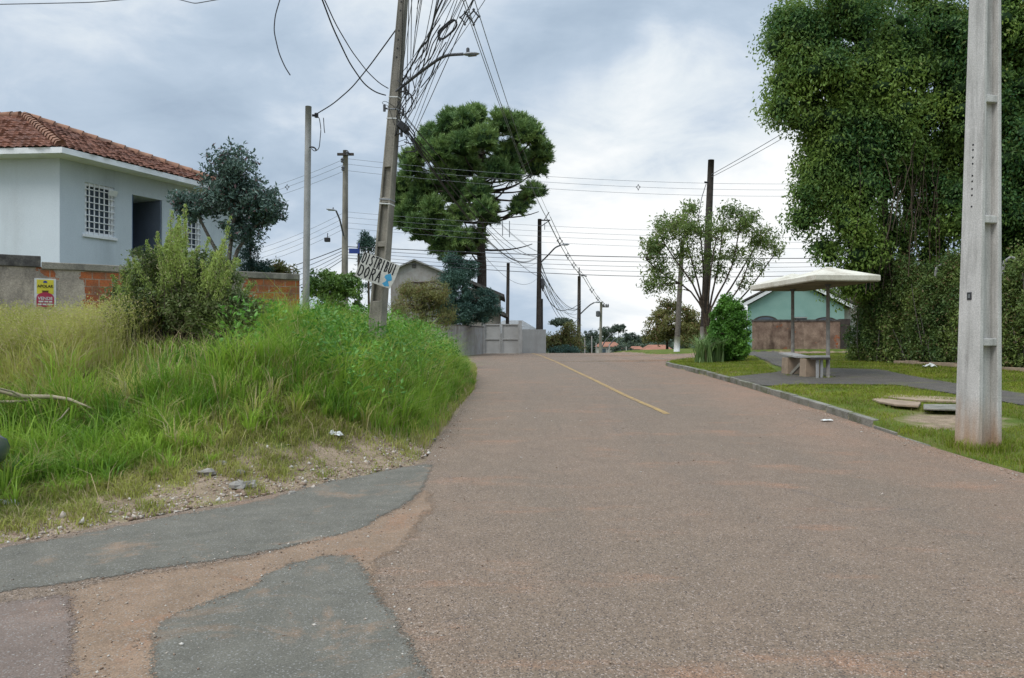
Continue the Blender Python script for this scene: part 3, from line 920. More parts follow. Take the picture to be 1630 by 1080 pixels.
def sg(poly, off, mat, name, th=.003):
    m = MB(); m.prism(poly, base + nrm * (.085 + off) + [0, 0, zc_], u, (0, 0, 1), nrm, th); return m.build(name, mat, sale)


sg([(-SW / 2, -SH / 2), (SW / 2, -SH / 2), (SW / 2, SH / 2), (-SW / 2, SH / 2)], 0, M['sign_plain'], 'panel', .012)
sg([(-.14, -.02), (.14, -.02), (.14, .255), (-.14, .255)], .013, M['sign_yellow'], 'yellow_field')
arc = [(.145 * math.cos(a), -.10 + .11 * math.sin(a)) for a in np.linspace(0, math.pi, 15)]
sg([(-.145, -.275), (.145, -.275)] + arc, .018, M['sign_red'], 'crimson_dome')
sg([(-.05, -.005), (.05, -.005), (.05, .03), (.06, .045), (-.06, .045), (-.05, .03)], .017, M['sign_brown'], 'house_mark')
sg([(-.035, .195), (.035, .195), (.028, .225), (0, .24), (-.028, .225)], .017, M['sign_blue'], 'blue_mark')


def text_mesh(txt, size, mat, name, parent, origin, ux, uz, nr, sx=1.0):
    cu = bpy.data.curves.new('tmp', 'FONT'); cu.body = txt; cu.size = size; cu.align_x = 'CENTER'; cu.extrude = .0015; cu.offset = size * .02
    ob = bpy.data.objects.new('tmp', cu); COL.objects.link(ob)
    me = bpy.data.meshes.new_from_object(ob.evaluated_get(bpy.context.evaluated_depsgraph_get()))
    bpy.data.objects.remove(ob)
    v = np.zeros(len(me.vertices) * 3); me.vertices.foreach_get('co', v); v = v.reshape(-1, 3)
    v = np.asarray(origin) + v[:, :1] * sx * np.asarray(ux) + v[:, 1:2] * np.asarray(uz) + v[:, 2:] * np.asarray(nr)
    me.vertices.foreach_set('co', v.ravel().astype(np.float32)); me.materials.clear()
    return link(name, me, mat, parent)


o0 = base + nrm * .106 + [0, 0, zc_]
text_mesh('APOLAR', .075, M['black'], 'lettering', sale, o0 + [0, 0, .105], u, (0, 0, 1), nrm, .92)
text_mesh('VENDE', .082, M['sign_plain'], 'lettering', sale, o0 + [0, 0, -.135] + nrm * .003, u, (0, 0, 1), nrm, .95)
for z0, segs in ((-.185, ((-.11, -.03), (-.015, .05), (.06, .115))), (-.24, ((-.12, -.06), (-.045, .02), (.035, .12)))):
    m = MB()
    for a, b in segs:
        m.prism([(a, z0), (b, z0), (b, z0 + .03), (a, z0 + .03)], o0 + nrm * .003, u, (0, 0, 1), nrm, .002)
    m.build('contact_line', M['sign_plain'], sale)

# ------------------------------------------------------------------ poles
def lerp(a, b, t): return np.asarray(a, float) * (1 - t) + np.asarray(b, float) * t


def dt_pole(name, label, base, top, w0, w1, d0, d1, rot, rec, ribs, mat, holes=(), group=None, cat='utility pole'):
    """concrete pole of double-T section: two solid flanges, a set-back web and cross ribs; rec = (from, to) of the recess along its length"""
    base = np.asarray(base, float); top = np.asarray(top, float)
    t = thing(name, label, cat, base, group)
    ca, sa = math.cos(rot), math.sin(rot); ux = np.array([ca, sa, 0]); uy = np.array([-sa, ca, 0])
    m = MB()

    def sect(x0, x1, y0, y1, q0, q1, k0=0, k1=0):
        v = []
        for q in (q0, q1):
            c = lerp(base, top, q); w = w0 + (w1 - w0) * q; dd = d0 + (d1 - d0) * q
            for fx, fy in ((x0, y0), (x1, y0), (x1, y1), (x0, y1)):
                v.append(c + ux * fx * w / 2 + uy * fy * dd / 2)
        m.add(v, [(0, 3, 2, 1), (4, 5, 6, 7), (0, 1, 5, 4), (1, 2, 6, 5), (2, 3, 7, 6), (3, 0, 4, 7)])
    fl = .62
    sect(-1, -fl, -1, 1, 0, 1); sect(fl, 1, -1, 1, 0, 1)
    sect(-fl - .02, fl + .02, -.40, .40, 0, 1.0)
    if rec[0] > 0: sect(-fl - .03, fl + .03, -.97, .97, -.002, rec[0])
    if rec[1] < 1: sect(-fl - .03, fl + .03, -.97, .97, rec[1], 1.002)
    for q in ribs:
        h = .05 / np.linalg.norm(top - base)
        sect(-fl - .025, fl + .025, -.93, .93, q - h, q + h)
    m.build('shaft', mat, t, bevel=.012)
    if len(holes):
        for q, side in holes:
            hm = MB()
            c = lerp(base, top, q); w = w0 + (w1 - w0) * q; dd = d0 + (d1 - d0) * q
            if side == 'x': hm.tube([c - ux * (w / 2 - .01), c - ux * (w / 2 + .003)], .013, 10)
            else: hm.tube([c - uy * (dd * .485 - .01), c - uy * (dd / 2 + .003)], .016, 10)
            hm.build('bolt_hole', M['black'], t)
    return t


# big clean pole at the right: grey concrete with red earth splashed on its foot
k = NT('ribbed pole concrete'); v = k.coord('Object')
c_ = k.mix(k.ramp(k.noise(v, 2.0), .35, .65), (.52, .50, .465), (.45, .435, .40))
c_ = k.mix(k.math('MULTIPLY', k.ramp(k.noise(k.scaled(v, (6, 6, .5)), 1.5, 6, .65), .47, .70), .7), c_, (.22, .21, .19))
sx = k.n('ShaderNodeSeparateXYZ'); k.set(sx.inputs[0], v)
hh_ = k.math('ADD', sx.outputs[2], k.math('MULTIPLY', k.noise(k.scaled(v, (5, 5, .8)), 1.6, 5, .6), -.9))
mr = k.n('ShaderNodeMapRange'); k.set(mr.inputs[0], hh_); mr.inputs[1].default_value = .30; mr.inputs[2].default_value = -.35
c_ = k.mix(k.math('MULTIPLY', mr.outputs[0], .7), c_, (.36, .19, .085))
g_ = k.noise(v, 70, 3); c_ = k.mix(.2, c_, k.ramp(g_, .3, .7), 'OVERLAY')
M['pole_pale'] = k.done(k.bsdf(c_, .88, .2, k.bump(g_, .2, .01)))
pb = P(1556, 697, 9.75); pb[2] = H(pb[0], pb[1]) - .25
pt_ = P(1569, -70, 9.75)
pt_full = pb + (pt_ - pb) * 1.35
Lp = np.linalg.norm(pt_full - pb)


def qz(py, D=9.75): return (CH - (py - CY) / F * D - pb[2]) / (pt_full[2] - pb[2])


bigp = dt_pole('utility_pole', 'pale clean concrete pole with ladder-like ribs, standing on the verge by the kerb', pb, pt_full, .385, .20, .385, .20, math.radians(13),
               (.0, 1.0), [qz(y) for y in (545, 352, 162, -30)], M['pole_pale'], holes=[(qz(y), 'x') for y in (232, 240, 252, 262, 281, 290, 302, 312, 330)])
c = lerp(pb, pt_full, qz(472)); w_ = .385 + (.20 - .385) * qz(472); r13 = math.radians(13); uxp = np.array([math.cos(r13), math.sin(r13), 0])
m = MB(); m.box(c - uxp * (w_ / 2 + .004), (.006, .07, .10), r13); m.build('number_plate', M['slat'], bigp)
m = MB()
m.box(c - uxp * (w_ / 2 + .0085) + [0, 0, .0], (.003, .03, .045), r13)
m.build('plate_mark', M['alloy'], bigp)
# old leaning pole at the left
lb = P(593, 505, 14); lb[2] = H(lb[0], lb[1]) - .3
lt = P(653, -141, 14)
kk = (lb[2] - lt[2])
lb2 = lt + (lb - lt)


def lq(py): return ((CH - (py - CY) / F * 14) - lb[2]) / (lt[2] - lb[2])


lean = dt_pole('utility_pole', 'old leaning concrete pole on the grassy bank carrying tangled cables and a lamp', lb, lt, .285, .115, .285, .13, math.radians(-14), (lq(480), lq(268)),
               [lq(390), lq(320)], M['concrete_old'], holes=[(lq(y), 'y') for y in (52, 66, 80, 94, 20, 6)])
for py in (157, 176, 191, 326, 319):
    q = lq(py); c = lerp(lb, lt, q); w = .285 + (.115 - .285) * q
    m = MB(); m.box(c, (w + .012, .285 + (.13 - .285) * q + .012, .022), math.radians(-14), 0, .1)
    m.build('strap', M['plastic_white'] if py in (157, 191, 326) else M['steel'], lean)
for py, s in ((182, 1), (148, 1), (215, 1), (175, -1)):
    q = lq(py); c = lerp(lb, lt, q)
    m = MB(); m.tube([c + [s * .07, -.05, 0], c + [s * .20, -.06, .01]], .018, 6); m.tube([c + [s * .18, -.06, -.05], c + [s * .18, -.06, .07]], .026, 8)
    m.build('bracket', M['steel_dark'], lean)


def street_lamp(name, label, pole_pt, pts, group=None, r=.028, head=.5, headdir=(1, 0, -.05)):
    t = thing(name, label, 'street lamp', pole_pt, group)
    pts = np.asarray(pts, float)
    # smooth the arm
    tt = np.linspace(0, 1, 22); L = np.concatenate([[0], np.cumsum(np.linalg.norm(np.diff(pts, axis=0), axis=1))]); L /= L[-1]
    sm = np.stack([np.interp(tt, L, pts[:, i]) for i in range(3)], 1)
    for _ in range(3): sm[1:-1] = (sm[:-2] + 2 * sm[1:-1] + sm[2:]) / 4
    MB().tube(sm, r, 8).build('arm', M['steel_dark'], t, smooth=True)
    hd = unit(np.asarray(headdir, float)); e = sm[-1]
    m = MB()
    a = np.linspace(0, 1, 7)
    prof = np.array([.35, .75, .95, 1, .95, .75, .3]) * head * .2
    m.tube([e + hd * head * q for q in a], prof, 10)
    v = m.v[0]; c = e + hd * head * .5; m.v[0] = np.where(np.array([0, 0, 1]) > 0, c + (v - c) * [1, 1, .55], v)
    m.build('lamp_head', M['steel'], t, smooth=True)
    m = MB(); m.box(e + hd * head * .55 - [0, 0, head * .085], (head * .5, head * .26, head * .05), math.atan2(hd[1], hd[0])); m.build('lens', M['glass_dark'], t)
    m = MB(); m.lathe(e + hd * head * .3 + [0, 0, head * .08], [(.03, 0), (.03, .07), (.02, .085)], 8); m.build('photocell', M['steel_dark'], t)
    return t


la = P(638, 142, 13.9)
street_lamp('street_lamp', 'curved arm street lamp on the leaning concrete pole', la, [P(628, 148, 13.95), P(664, 119, 13.6), P(694, 97, 13.3), P(708, 88, 13.2), P(737, 86.5, 13.0)], head=.30, headdir=(1, -.25, -.08))
m = MB(); c = P(642, 203, 13.8); t = thing('splice_box', 'black cable splice box hanging beside the leaning pole', 'cable box', c)
m.box(c + [0, 0, 0], (.22, .16, .14), 0, 0, .7); m.build('case', M['cable'], t, bevel=.02)
MB().tube([c + [-.08, 0, .05], c + [-.13, 0, .22]], .012, 5).build('hanger', M['cable'], t)

# hand painted board on the leaning pole
bc = P(601, 431, 13.55)
ang = -math.radians(20.5)
bu = np.array([math.cos(ang), .02, math.sin(ang)]); bv = np.array([-math.sin(ang), 0, math.cos(ang)]); bn = unit(np.cross(bu, bv))
if bn[1] > 0: bn = -bn
board = thing('painted_board', 'tilted white board hand lettered in black with a blue dab, tied to the leaning pole', 'sign', bc)
BWd, BHt = .715, .475
out = [(-BWd / 2, -BHt / 2), (.12, -BHt / 2 - .005), (BWd / 2 - .03, -BHt / 2 + .004), (BWd / 2 - .002, -.02), (BWd / 2, BHt / 2 - .01), (.0, BHt / 2 + .004), (-BWd / 2 + .01, BHt / 2)]
MB().prism(out, bc, bu, bv, bn, .012).build('panel', M['sign_white'], board)
GL = {'D': [[(0, 1), (0, .1), (.35, 0), (.7, .3), (.72, .7), (.45, .95), (.1, 1)]], 'I': [[(.3, 1), (.28, 0)]], 'S': [[(.7, .9), (.3, 1), (.05, .75), (.35, .55), (.68, .3), (.4, 0), (.02, .1)]],
      'T': [[(0, 1), (.8, 1.02)], [(.4, 1), (.38, 0)]], 'R': [[(.05, 0), (.05, 1), (.5, .98), (.68, .72), (.4, .5), (.08, .48)], [(.35, .5), (.75, 0)]], 'B': [[(.05, 0), (.05, 1), (.5, .95), (.55, .65), (.1, .52), (.6, .42), (.62, .1), (.05, 0)]],
      'U': [[(0, 1), (.03, .2), (.35, 0), (.65, .2), (.68, 1)]], 'O': [[(.35, 1), (.05, .75), (.03, .3), (.35, 0), (.68, .3), (.68, .75), (.35, 1)]], 'A': [[(0, 0), (.38, 1), (.75, 0)], [(.15, .4), (.62, .38)]]}


def hand(txt, x0, y0, hgt, wdt, adv, slope=0.0, wt=.017):
    m = MB(); nn = 0
    for i, ch in enumerate(txt):
        for st in GL[ch]:
            for a, b in zip(st[:-1], st[1:]):
                pa = np.array([x0 + i * adv + a[0] * wdt, y0 + slope * i + a[1] * hgt]); pb_ = np.array([x0 + i * adv + b[0] * wdt, y0 + slope * i + b[1] * hgt])
                dd = unit(pb_ - pa); nn += 1; sd = np.array([-dd[1], dd[0]]) * wt / 2; ex = dd * wt * .35
                m.prism([tuple(pa - ex - sd), tuple(pb_ + ex - sd), tuple(pb_ + ex + sd), tuple(pa - ex + sd)], bc + bn * .0115, bu, bv, bn, .002 + .00012 * (nn % 9))
    return m.build('lettering', M['black'], board)


hand('DISTRIBUI', -.325, .040, .185, .060, .0735, -.002, .023)
hand('DORA', -.315, -.205, .20, .095, .112, .004, .024)
m = MB(); m.prism([(.17, -.02), (.25, .03), (.29, -.03), (.31, -.08), (.25, -.12), (.27, -.15), (.30, -.20), (.22, -.225), (.16, -.19), (.205, -.14), (.215, -.105), (.16, -.07)], bc + bn * .0105, bu, bv, bn, .003)
m.build('blue_dab', M['paint_blue'], board)
# round posts
def round_pole(name, label, base, top, r0, r1, mat, white=0.0, cat='utility pole', group=None, hw=None):
    t = thing(name, label, cat, base, group)
    base = np.asarray(base, float); top = np.asarray(top, float)
    n = 9
    MB().tube([lerp(base, top, q) for q in np.linspace(0, 1, n)], [r0 + (r1 - r0) * q for q in np.linspace(0, 1, n)], 12).build('shaft', mat, t, smooth=True)
    if white:
        q = white / np.linalg.norm(top - base)
        MB().tube([lerp(base, top, 0.0), lerp(base, top, q)], [r0 + .006, r0 + (r1 - r0) * q + .006], 12).build('painted_base', M['whitewash'], t, smooth=True)
    return t


def gz(px, D, off=0.0):
    x = (px - CX) / F * D
    return np.array([x, D, float(H(x, D)) + off])


pA = round_pole('service_post', 'slim pale concrete service post at the end of the brick wall', gz(486, 17.6, -.2), P(491, 170, 17.6), .085, .075, M['concrete'])
m = MB(); c = P(497, 184, 17.5); m.tube([c, c + [.12, 0, 0]], .03, 8); m.tube([c + [.10, 0, -.05], c + [.10, 0, .05]], .045, 10); m.build('insulator', M['cable'], pA)
m = MB(); c = P(493, 235, 17.5); m.tube(bez(c + [0, -.02, 0], c + [.14, -.02, .02], c + [.16, -.02, -.08]), .02, 6); m.build('conduit_elbow', M['cable'], pA)
b = gz(548, 34); tp = P(550, 240, 34)
pB = round_pole('utility_pole', 'dark pole with small lamp behind the clipped green shrub', b, tp, .17, .12, M['concrete_old'])
m = MB(); m.box(P(550, 246, 33.8), (.75, .09, .11)); m.build('crossarm', M['wood_dark'], pB)
for px, py in ((545, 255), (553, 244), (546, 268)):
    MB().lathe(P(px, py, 33.7), [(.04, -.12), (.09, -.08), (.05, -.03), (.09, .02), (.04, .10)], 8).build('insulator', M['steel_dark'], pB)
street_lamp('street_lamp', 'small lamp on a thin arm reaching left from the dark pole', P(546, 372, 34), [P(547, 376, 33.8), P(541, 350, 33.4), P(535, 336, 33.2)], head=.45, headdir=(-1, 0, .25), r=.04)
b = gz(857, 49, -.6)
pC = round_pole('utility_pole', 'tall dark utility pole beside the pale wall at the road crest', b, P(859, 349, 49), .19, .13, M['wood_dark'])
m = MB(); m.tube([P(859, 351, 49), P(876, 351, 48.9)], .05, 6); m.tube([P(866, 351, 49), P(874, 338, 49)], .03, 5); m.tube([P(859, 362, 49), P(874, 352, 48.9)], .03, 5); m.build('bracket_arm', M['steel_dark'], pC)
street_lamp('street_lamp', 'street lamp on an upward curved arm from the tall dark crest pole', P(860, 418, 49), [P(859, 420, 49), P(872, 407, 48.5), P(884, 394, 48), P(893, 390.5, 48)], head=.55, headdir=(1, 0, .12), r=.05)
m = MB(); c = P(864, 452, 48.8); t = thing('transformer_can', 'small dark equipment can hanging on the tall crest pole', 'equipment can', c); m.lathe(c, [(.05, .35), (.12, .3), (.14, -.1), (.10, -.25), (.03, -.5)], 10); m.build('can', M['steel_dark'], t); MB().tube([c + [0, 0, .3], P(860, 445, 49)], .02, 5).build('hanger', M['steel_dark'], t)
round_pole('utility_pole', 'thin dark post standing close behind the tall crest pole', gz(862, 56, -1), P(862, 476, 56), .13, .11, M['wood_dark'])
round_pole('utility_pole', 'thin dark post rising by the roof behind the blue green conifer', gz(807, 47, -.5), P(809, 419, 47), .12, .10, M['wood_dark'])
b = gz(921, 80, -1)
pD = round_pole('utility_pole', 'distant utility pole with lamp rising from the hedge beyond the crest', b, P(922, 440, 80), .24, .17, M['wood_dark'])
m = MB(); m.tube([P(922, 438, 80), P(934, 440, 80)], .07, 6); m.tube([P(922, 426, 80), P(922, 445, 80)], .06, 6); m.build('bracket_arm', M['steel_dark'], pD)
for i in range(4):
    MB().lathe(P(923.5, 480 + i * 4, 79.7), [(.05, -.1), (.1, 0), (.05, .1)], 6).build('insulator', M['steel_dark'], pD)
street_lamp('street_lamp', 'street lamp on the distant pole rising from the hedge', P(923, 500, 80), [P(922, 502, 80), P(931, 493, 79.5), P(940, 485, 79), P(946, 482, 79)], head=.7, headdir=(1, 0, .1), r=.07)
b = gz(955, 120, -1)
pE = round_pole('utility_pole', 'farthest small utility pole with row of insulators beyond the crest', b, P(957, 481, 120), .26, .2, M['concrete_old'])
m = MB(); m.tube([P(957, 489, 120), P(969, 489, 120)], .09, 6); m.build('crossarm', M['wood_dark'], pE)
for px in (961, 965, 968):
    MB().lathe(P(px, 487, 119.8), [(.07, -.2), (.16, 0), (.07, .3)], 6).build('insulator', M['steel_dark'], pE)
MB().lathe(P(952, 500, 119.6), [(.1, -.5), (.35, -.4), (.35, .4), (.1, .5)], 8).build('transformer', M['steel_dark'], pE)
for i, (px, py, D, ex, lab) in enumerate(((958, 547, 130, 978, 'grey street lamp over the valley treetops, lower left of the distant pair'), (966, 552, 150, 991, 'grey street lamp over the valley treetops, right of the distant pair'))):
    tt_ = street_lamp('street_lamp', lab, gz(px, D), [P(px, py + 6, D), P(px + 4, py - 2, D), P(px + 12, py - 12, D), P(ex - 3, 532 + i * 4, D)], head=.9, headdir=(1, 0, .05), r=.10)
    MB().tube([gz(px, D), P(px, py + 6, D)], .11, 6).build('post', M['steel'], tt_)
pF = round_pole('utility_pole', 'dark wooden pole with white painted foot rising through the slender tree', gz(1119, 32, -.2), P(1132, 255, 32), .19, .135, M['wood_dark'], 1.6)
m = MB(); c = P(1125, 291, 31.8); m.tube([c + [.06, 0, 0], c + [-.10, 0, .02]], .04, 6); m.build('insulator', M['cable'], pF)
pG = round_pole('utility_pole', 'slim grey pole with white painted foot at the road crest, left of the agave', gz(1077, 40, -.1), P(1086, 385, 40), .16, .115, M['bark_pale'], .9)
# blue street name sign behind the leaning pole
c = P(566, 399, 30); t = thing('street_name_sign', 'small blue street sign on a dark post behind the leaning pole', 'street sign', gz(570, 30))
MB().tube([gz(571, 30), P(571, 388, 30)], .05, 8).build('post', M['wood_dark'], t)
m = MB(); m.box(P(564, 400, 29.9), (.42, .02, .2), .1); m.build('plate', M['sign_blue'], t)
m = MB(); m.box(P(571, 392, 29.85), (.02, .42, .2), .3); m.build('plate', M['sign_blue'], t)
# ------------------------------------------------------------------ vegetation
def crown_mesh(name, parts, mat, parent=None):
    v, t_ = merge(*parts)
    return tris(name, v, t_, mat, parent)


def limbs(mb, origin, targets, r0, r1, rg, sag=.0, up=.3, sides=6, n=7):
    for tg in targets:
        o = np.asarray(origin, float); tg = np.asarray(tg, float)
        mid = (o + tg) / 2 + np.array([rg.normal(0, .15), rg.normal(0, .15), up * np.linalg.norm(tg - o) * .35 - sag])
        p = bez(o, mid, tg, n); p[1:-1] += rg.normal(0, .02 * np.linalg.norm(tg - o), (n - 2, 3))
        mb.tube(p, np.linspace(r0, r1, n), sides)


def clumps(rg, spec, n, shell=.5):
    """clump centres spread over a list of (centre, radii, weight) ellipsoids"""
    w = np.array([s[2] for s in spec], float); w /= w.sum(); out = []
    for s, k_ in zip(spec, rg.multinomial(n, w)):
        out.append(ball(k_, s[0], s[1], rg, shell))
    return np.vstack(out)


def leafy(rg, cl, per, rad, size, aspect=.5, up=.2, hang=0.0, flat=.8):
    c = np.repeat(cl, per, 0)
    rr = np.repeat(rg.uniform(.55, 1.35, len(cl)), per)[:, None] * rad * (1 if rad < .6 else np.minimum(rg.lognormal(-.05, .16, (len(c), 1)), 1.18))
    dlt = unit(rg.normal(size=(len(c), 3))) * rg.uniform(0, 1, (len(c), 1)) ** (.5 if rad < .6 else .42) * rr * [1, 1, flat]
    return leaves(c + dlt, size, aspect, up, hang, rg, outward=unit(dlt) * .6)


# ---- araucaria
rg = np.random.default_rng(21)
D0 = 50.0
ab = P(768, 540, D0); ab[2] = H(ab[0], ab[1]) - .3
ar = thing('araucaria_tree', 'tall umbrella crowned pine with tufted needle clumps and a straight bare trunk', 'tree', ab)
at_ = P(765, 190, D0)
trunk = MB(); n = 14
pts = [lerp(ab, at_, q) + np.array([rg.normal(0, .03), rg.normal(0, .03), 0]) for q in np.linspace(0, 1, n)]
trunk.tube(pts, np.linspace(.40, .16, n), 12)
tufts = []
front = [(713, 195, .95), (742, 187, 1.05), (800, 188, 1.05), (830, 208, 1.0), (860, 235, .9), (852, 262, .9), (690, 212, .9), (672, 235, .9), (655, 262, .9), (640, 290, .9), (634, 318, .85), (640, 345, .8), (662, 352, .8),
         (700, 235, 1.1), (735, 225, 1.1), (770, 215, 1.0), (805, 240, 1.0), (790, 265, 1.0), (745, 260, 1.0), (705, 270, 1.0), (675, 290, 1.0), (660, 318, .95), (690, 325, .95), (725, 300, 1.0), (760, 300, 1.0),
         (735, 335, .9), (770, 330, .9), (715, 360, .85), (700, 385, .8), (685, 368, .75), (735, 375, .8), (760, 372, .75), (722, 397, .65), (830, 320, .65), (845, 300, .7), (822, 330, .6), (815, 275, .7), (866, 245, .7), (758, 180, .9), (850, 212, .8), (648, 333, .8), (668, 372, .6), (708, 405, .5), (748, 392, .55), (690, 350, .8), (780, 345, .6)]
for px, py, s in front:
    rxx = abs(px - 757) / 125
    dep = math.sqrt(max(.02, 1 - min(.98, rxx ** 2))) * 4.6
    s *= 1.10; tufts.append((P(px, py, D0 - dep * rg.uniform(.25, 1.0)), s))
    if rg.random() < .8: tufts.append((P(px + rg.normal(0, 8), py + rg.normal(-4, 8), D0 + dep * rg.uniform(.2, .9)), s * .95))
for i in range(14):
    px = rg.uniform(675, 830); py = rg.uniform(200, 290)
    if px > 800 and py > 265: continue
    tufts.append((P(px, py, D0 + rg.uniform(-2, 2)), .95))
limb = MB(); nv = []; core = MB()
for c, s in tufts:
    zb = min(max(c[2] - rg.uniform(.4, 1.8), ab[2] + 6.5), at_[2] - .2)
    q = (zb - ab[2]) / (at_[2] - ab[2]); o_ = lerp(ab, at_, q)
    hor = np.array([c[0] - o_[0], c[1] - o_[1], 0]); ln = np.linalg.norm(hor)
    midp = o_ + hor * .6 + np.array([0, 0, -.10 * ln])
    e_ = c - np.array([0, 0, .35 * s])
    limb.tube(bez(o_, midp, e_, 8), np.linspace(.085, .035, 8), 5)
    # branchlets fan out and curve upward, brushed with needles
    th_ = np.linspace(0, np.pi, 6)
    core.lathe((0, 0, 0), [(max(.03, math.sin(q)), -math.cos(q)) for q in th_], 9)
    cv = core.v[-1]; cv *= (.60 * s) * (1 + rg.normal(0, .09, (len(cv), 1))); cv *= [1, 1, .82]; cv += e_ + [0, 0, .12 * s]  # added opaque lump, blocks light so the tuft darkens underneath
    nb = int(105 * s * s)
    for j in range(nb):
        a = rg.uniform(0, 2 * np.pi); el = math.asin(rg.uniform(-.30, 1.0))
        dr = np.array([math.cos(a) * math.cos(el), math.sin(a) * math.cos(el), math.sin(el)])
        L_ = s * rg.uniform(.62, .98)
        droop = -.16 * s if el < .1 else .10 * s
        p = bez(e_ + dr * .12, e_ + dr * L_ * .55, e_ + dr * L_ * .92 + np.array([0, 0, droop]), 12)
        cc_ = np.repeat(p[4:], 5, 0) + rg.normal(0, .035, (40, 3))
        nd = unit(rg.normal(size=(40, 3)) * .55 + dr * 1.0 + np.array([0, 0, .25]))
        sd = unit(np.cross(nd, rg.normal(size=(40, 3)))) * .026
        ll = rg.uniform(.16, .34, (40, 1))
        nv.append(np.stack([cc_ - sd, cc_ + sd, cc_ + nd * ll], 1).reshape(-1, 3))
for i in range(6):  # bare drooping limbs in the open right side and lower edge
    q = rg.uniform(.45, .8); o_ = lerp(ab, at_, q); a = rg.uniform(-.9, .5); ln = rg.uniform(2.0, 4.3)
    hor = np.array([math.cos(a), math.sin(a), 0]) * ln
    limb.tube(bez(o_, o_ + hor * .6 - [0, 0, .25], o_ + hor + [0, 0, rg.uniform(.1, .9)], 7), np.linspace(.08, .025, 7), 5)
core.build('shade_core', M['light_block'], ar, smooth=True); trunk.build('trunk', M['bark_pine'], ar, smooth=True); limb.build('limbs', M['bark_pine'], ar, smooth=True)
v = np.vstack(nv); tris('crown', v, np.arange(len(v)).reshape(-1, 3), M['lf_araucaria'], ar)


# ---- general broadleaf tree
def broadleaf(name, label, base, trunks, spec, ncl, per, rad, size, mat, bark, seed, aspect=.5, up=.2, hang=.0, r0=.1, twig=.02, twigs=40, shell=.5, group=None, cat='tree', flat=.8, core=0.0):
    rg = np.random.default_rng(seed)
    t = thing(name, label, cat, base, group)
    cl = clumps(rg, spec, ncl, shell)
    mb = MB(); heads = []
    for tr in trunks:
        p = np.asarray(tr, float); nn = 10
        L = np.concatenate([[0], np.cumsum(np.linalg.norm(np.diff(p, axis=0), axis=1))]); L /= L[-1]; uu = np.linspace(0, 1, nn)
        q = np.stack([np.interp(uu, L, p[:, i]) for i in range(3)], 1)
        q[1:-1] = (q[:-2] + 2 * q[1:-1] + q[2:]) / 4
        mb.tube(q, np.linspace(r0, r0 * .35, nn), 8); heads.append(q)
    hp = np.vstack([h[3:] for h in heads])
    pick = cl[rg.choice(len(cl), min(twigs, len(cl)), replace=False)]
    for c in pick:
        low = hp[hp[:, 2] < c[2] + .2] if (hp[:, 2] < c[2] + .2).any() else hp
        o_ = low[np.argmin(np.linalg.norm(low - c, axis=1))]
        limbs(mb, o_, [c], twig * 1.6, twig * .4, rg, up=.25, sides=5, n=6)
    mb.build('trunk', bark, t, smooth=True)
    crown_mesh('crown', [leafy(rg, cl, per, rad, size, aspect, up, hang, flat)], mat, t)
    if core:  # added opaque lumps block light to darken the crown's interior
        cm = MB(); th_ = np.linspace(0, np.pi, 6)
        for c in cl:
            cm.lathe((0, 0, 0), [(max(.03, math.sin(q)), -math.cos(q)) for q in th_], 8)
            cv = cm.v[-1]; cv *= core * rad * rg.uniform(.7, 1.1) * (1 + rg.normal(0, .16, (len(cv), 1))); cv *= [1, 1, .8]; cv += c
        cm.build('shade_core', M['light_block'], t, smooth=True)
    return t


def S_(px, py, D, rx, ry, rz, w=1.0):       # ellipsoid given where it stands and its radii in metres
    return (P(px, py, D), (rx, ry, rz), w)


# dark tree before the house
g0 = gz(362, 18)
broadleaf('garden_tree', 'dark blue green leafy tree with two lobes in front of the grey house', g0,
          [[g0, P(362, 420, 18), P(372, 360, 18), P(378, 280, 18)], [g0 + [.1, 0, 0], P(360, 425, 18), P(330, 375, 17.9), P(312, 335, 17.8)], [g0 + [.12, .1, 0], P(368, 410, 18), P(400, 365, 18.1), P(425, 340, 18.1)]],
          [S_(372, 268, 18, .62, .62, .62, 1.6), S_(385, 320, 18.1, .95, .8, .62, 2.2), S_(422, 335, 18.1, .46, .5, .42, 1), S_(352, 300, 18, .4, .5, .7, .8), S_(310, 330, 17.8, .42, .4, .36, .7), S_(288, 320, 17.8, .2, .3, .2, .25), S_(385, 365, 18, .5, .4, .35, .5)],
          320, 40, .25, .115, M['lf_mango'], M['bark_pale'], 5, aspect=.38, up=.0, r0=.085, twig=.014, twigs=60)
g0 = gz(398, 19)
broadleaf('conifer_shrub', 'dark pointed conifer beside the dark garden tree, peeping over the wall', g0, [[g0, P(398, 372, 19)]],
          [S_(398, 420, 19, .38, .4, .45, 2), S_(396, 388, 19, .2, .2, .4, 1), S_(418, 425, 19, .2, .3, .2, .5)], 60, 60, .16, .08, M['lf_conifer'], M['bark'], 8, aspect=.3, up=.5, r0=.05, twigs=6)
g0 = gz(445, 19.5)
broadleaf('garden_shrub', 'low yellow green shrub with pinkish tips showing over the brick wall', g0, [[g0, P(445, 430, 19.5)]], [S_(445, 432, 19.5, .42, .4, .26, 2)], 40, 30, .18, .10, M['lf_olive'], M['bark'], 9, aspect=.35, up=.6, r0=.04, twigs=10)

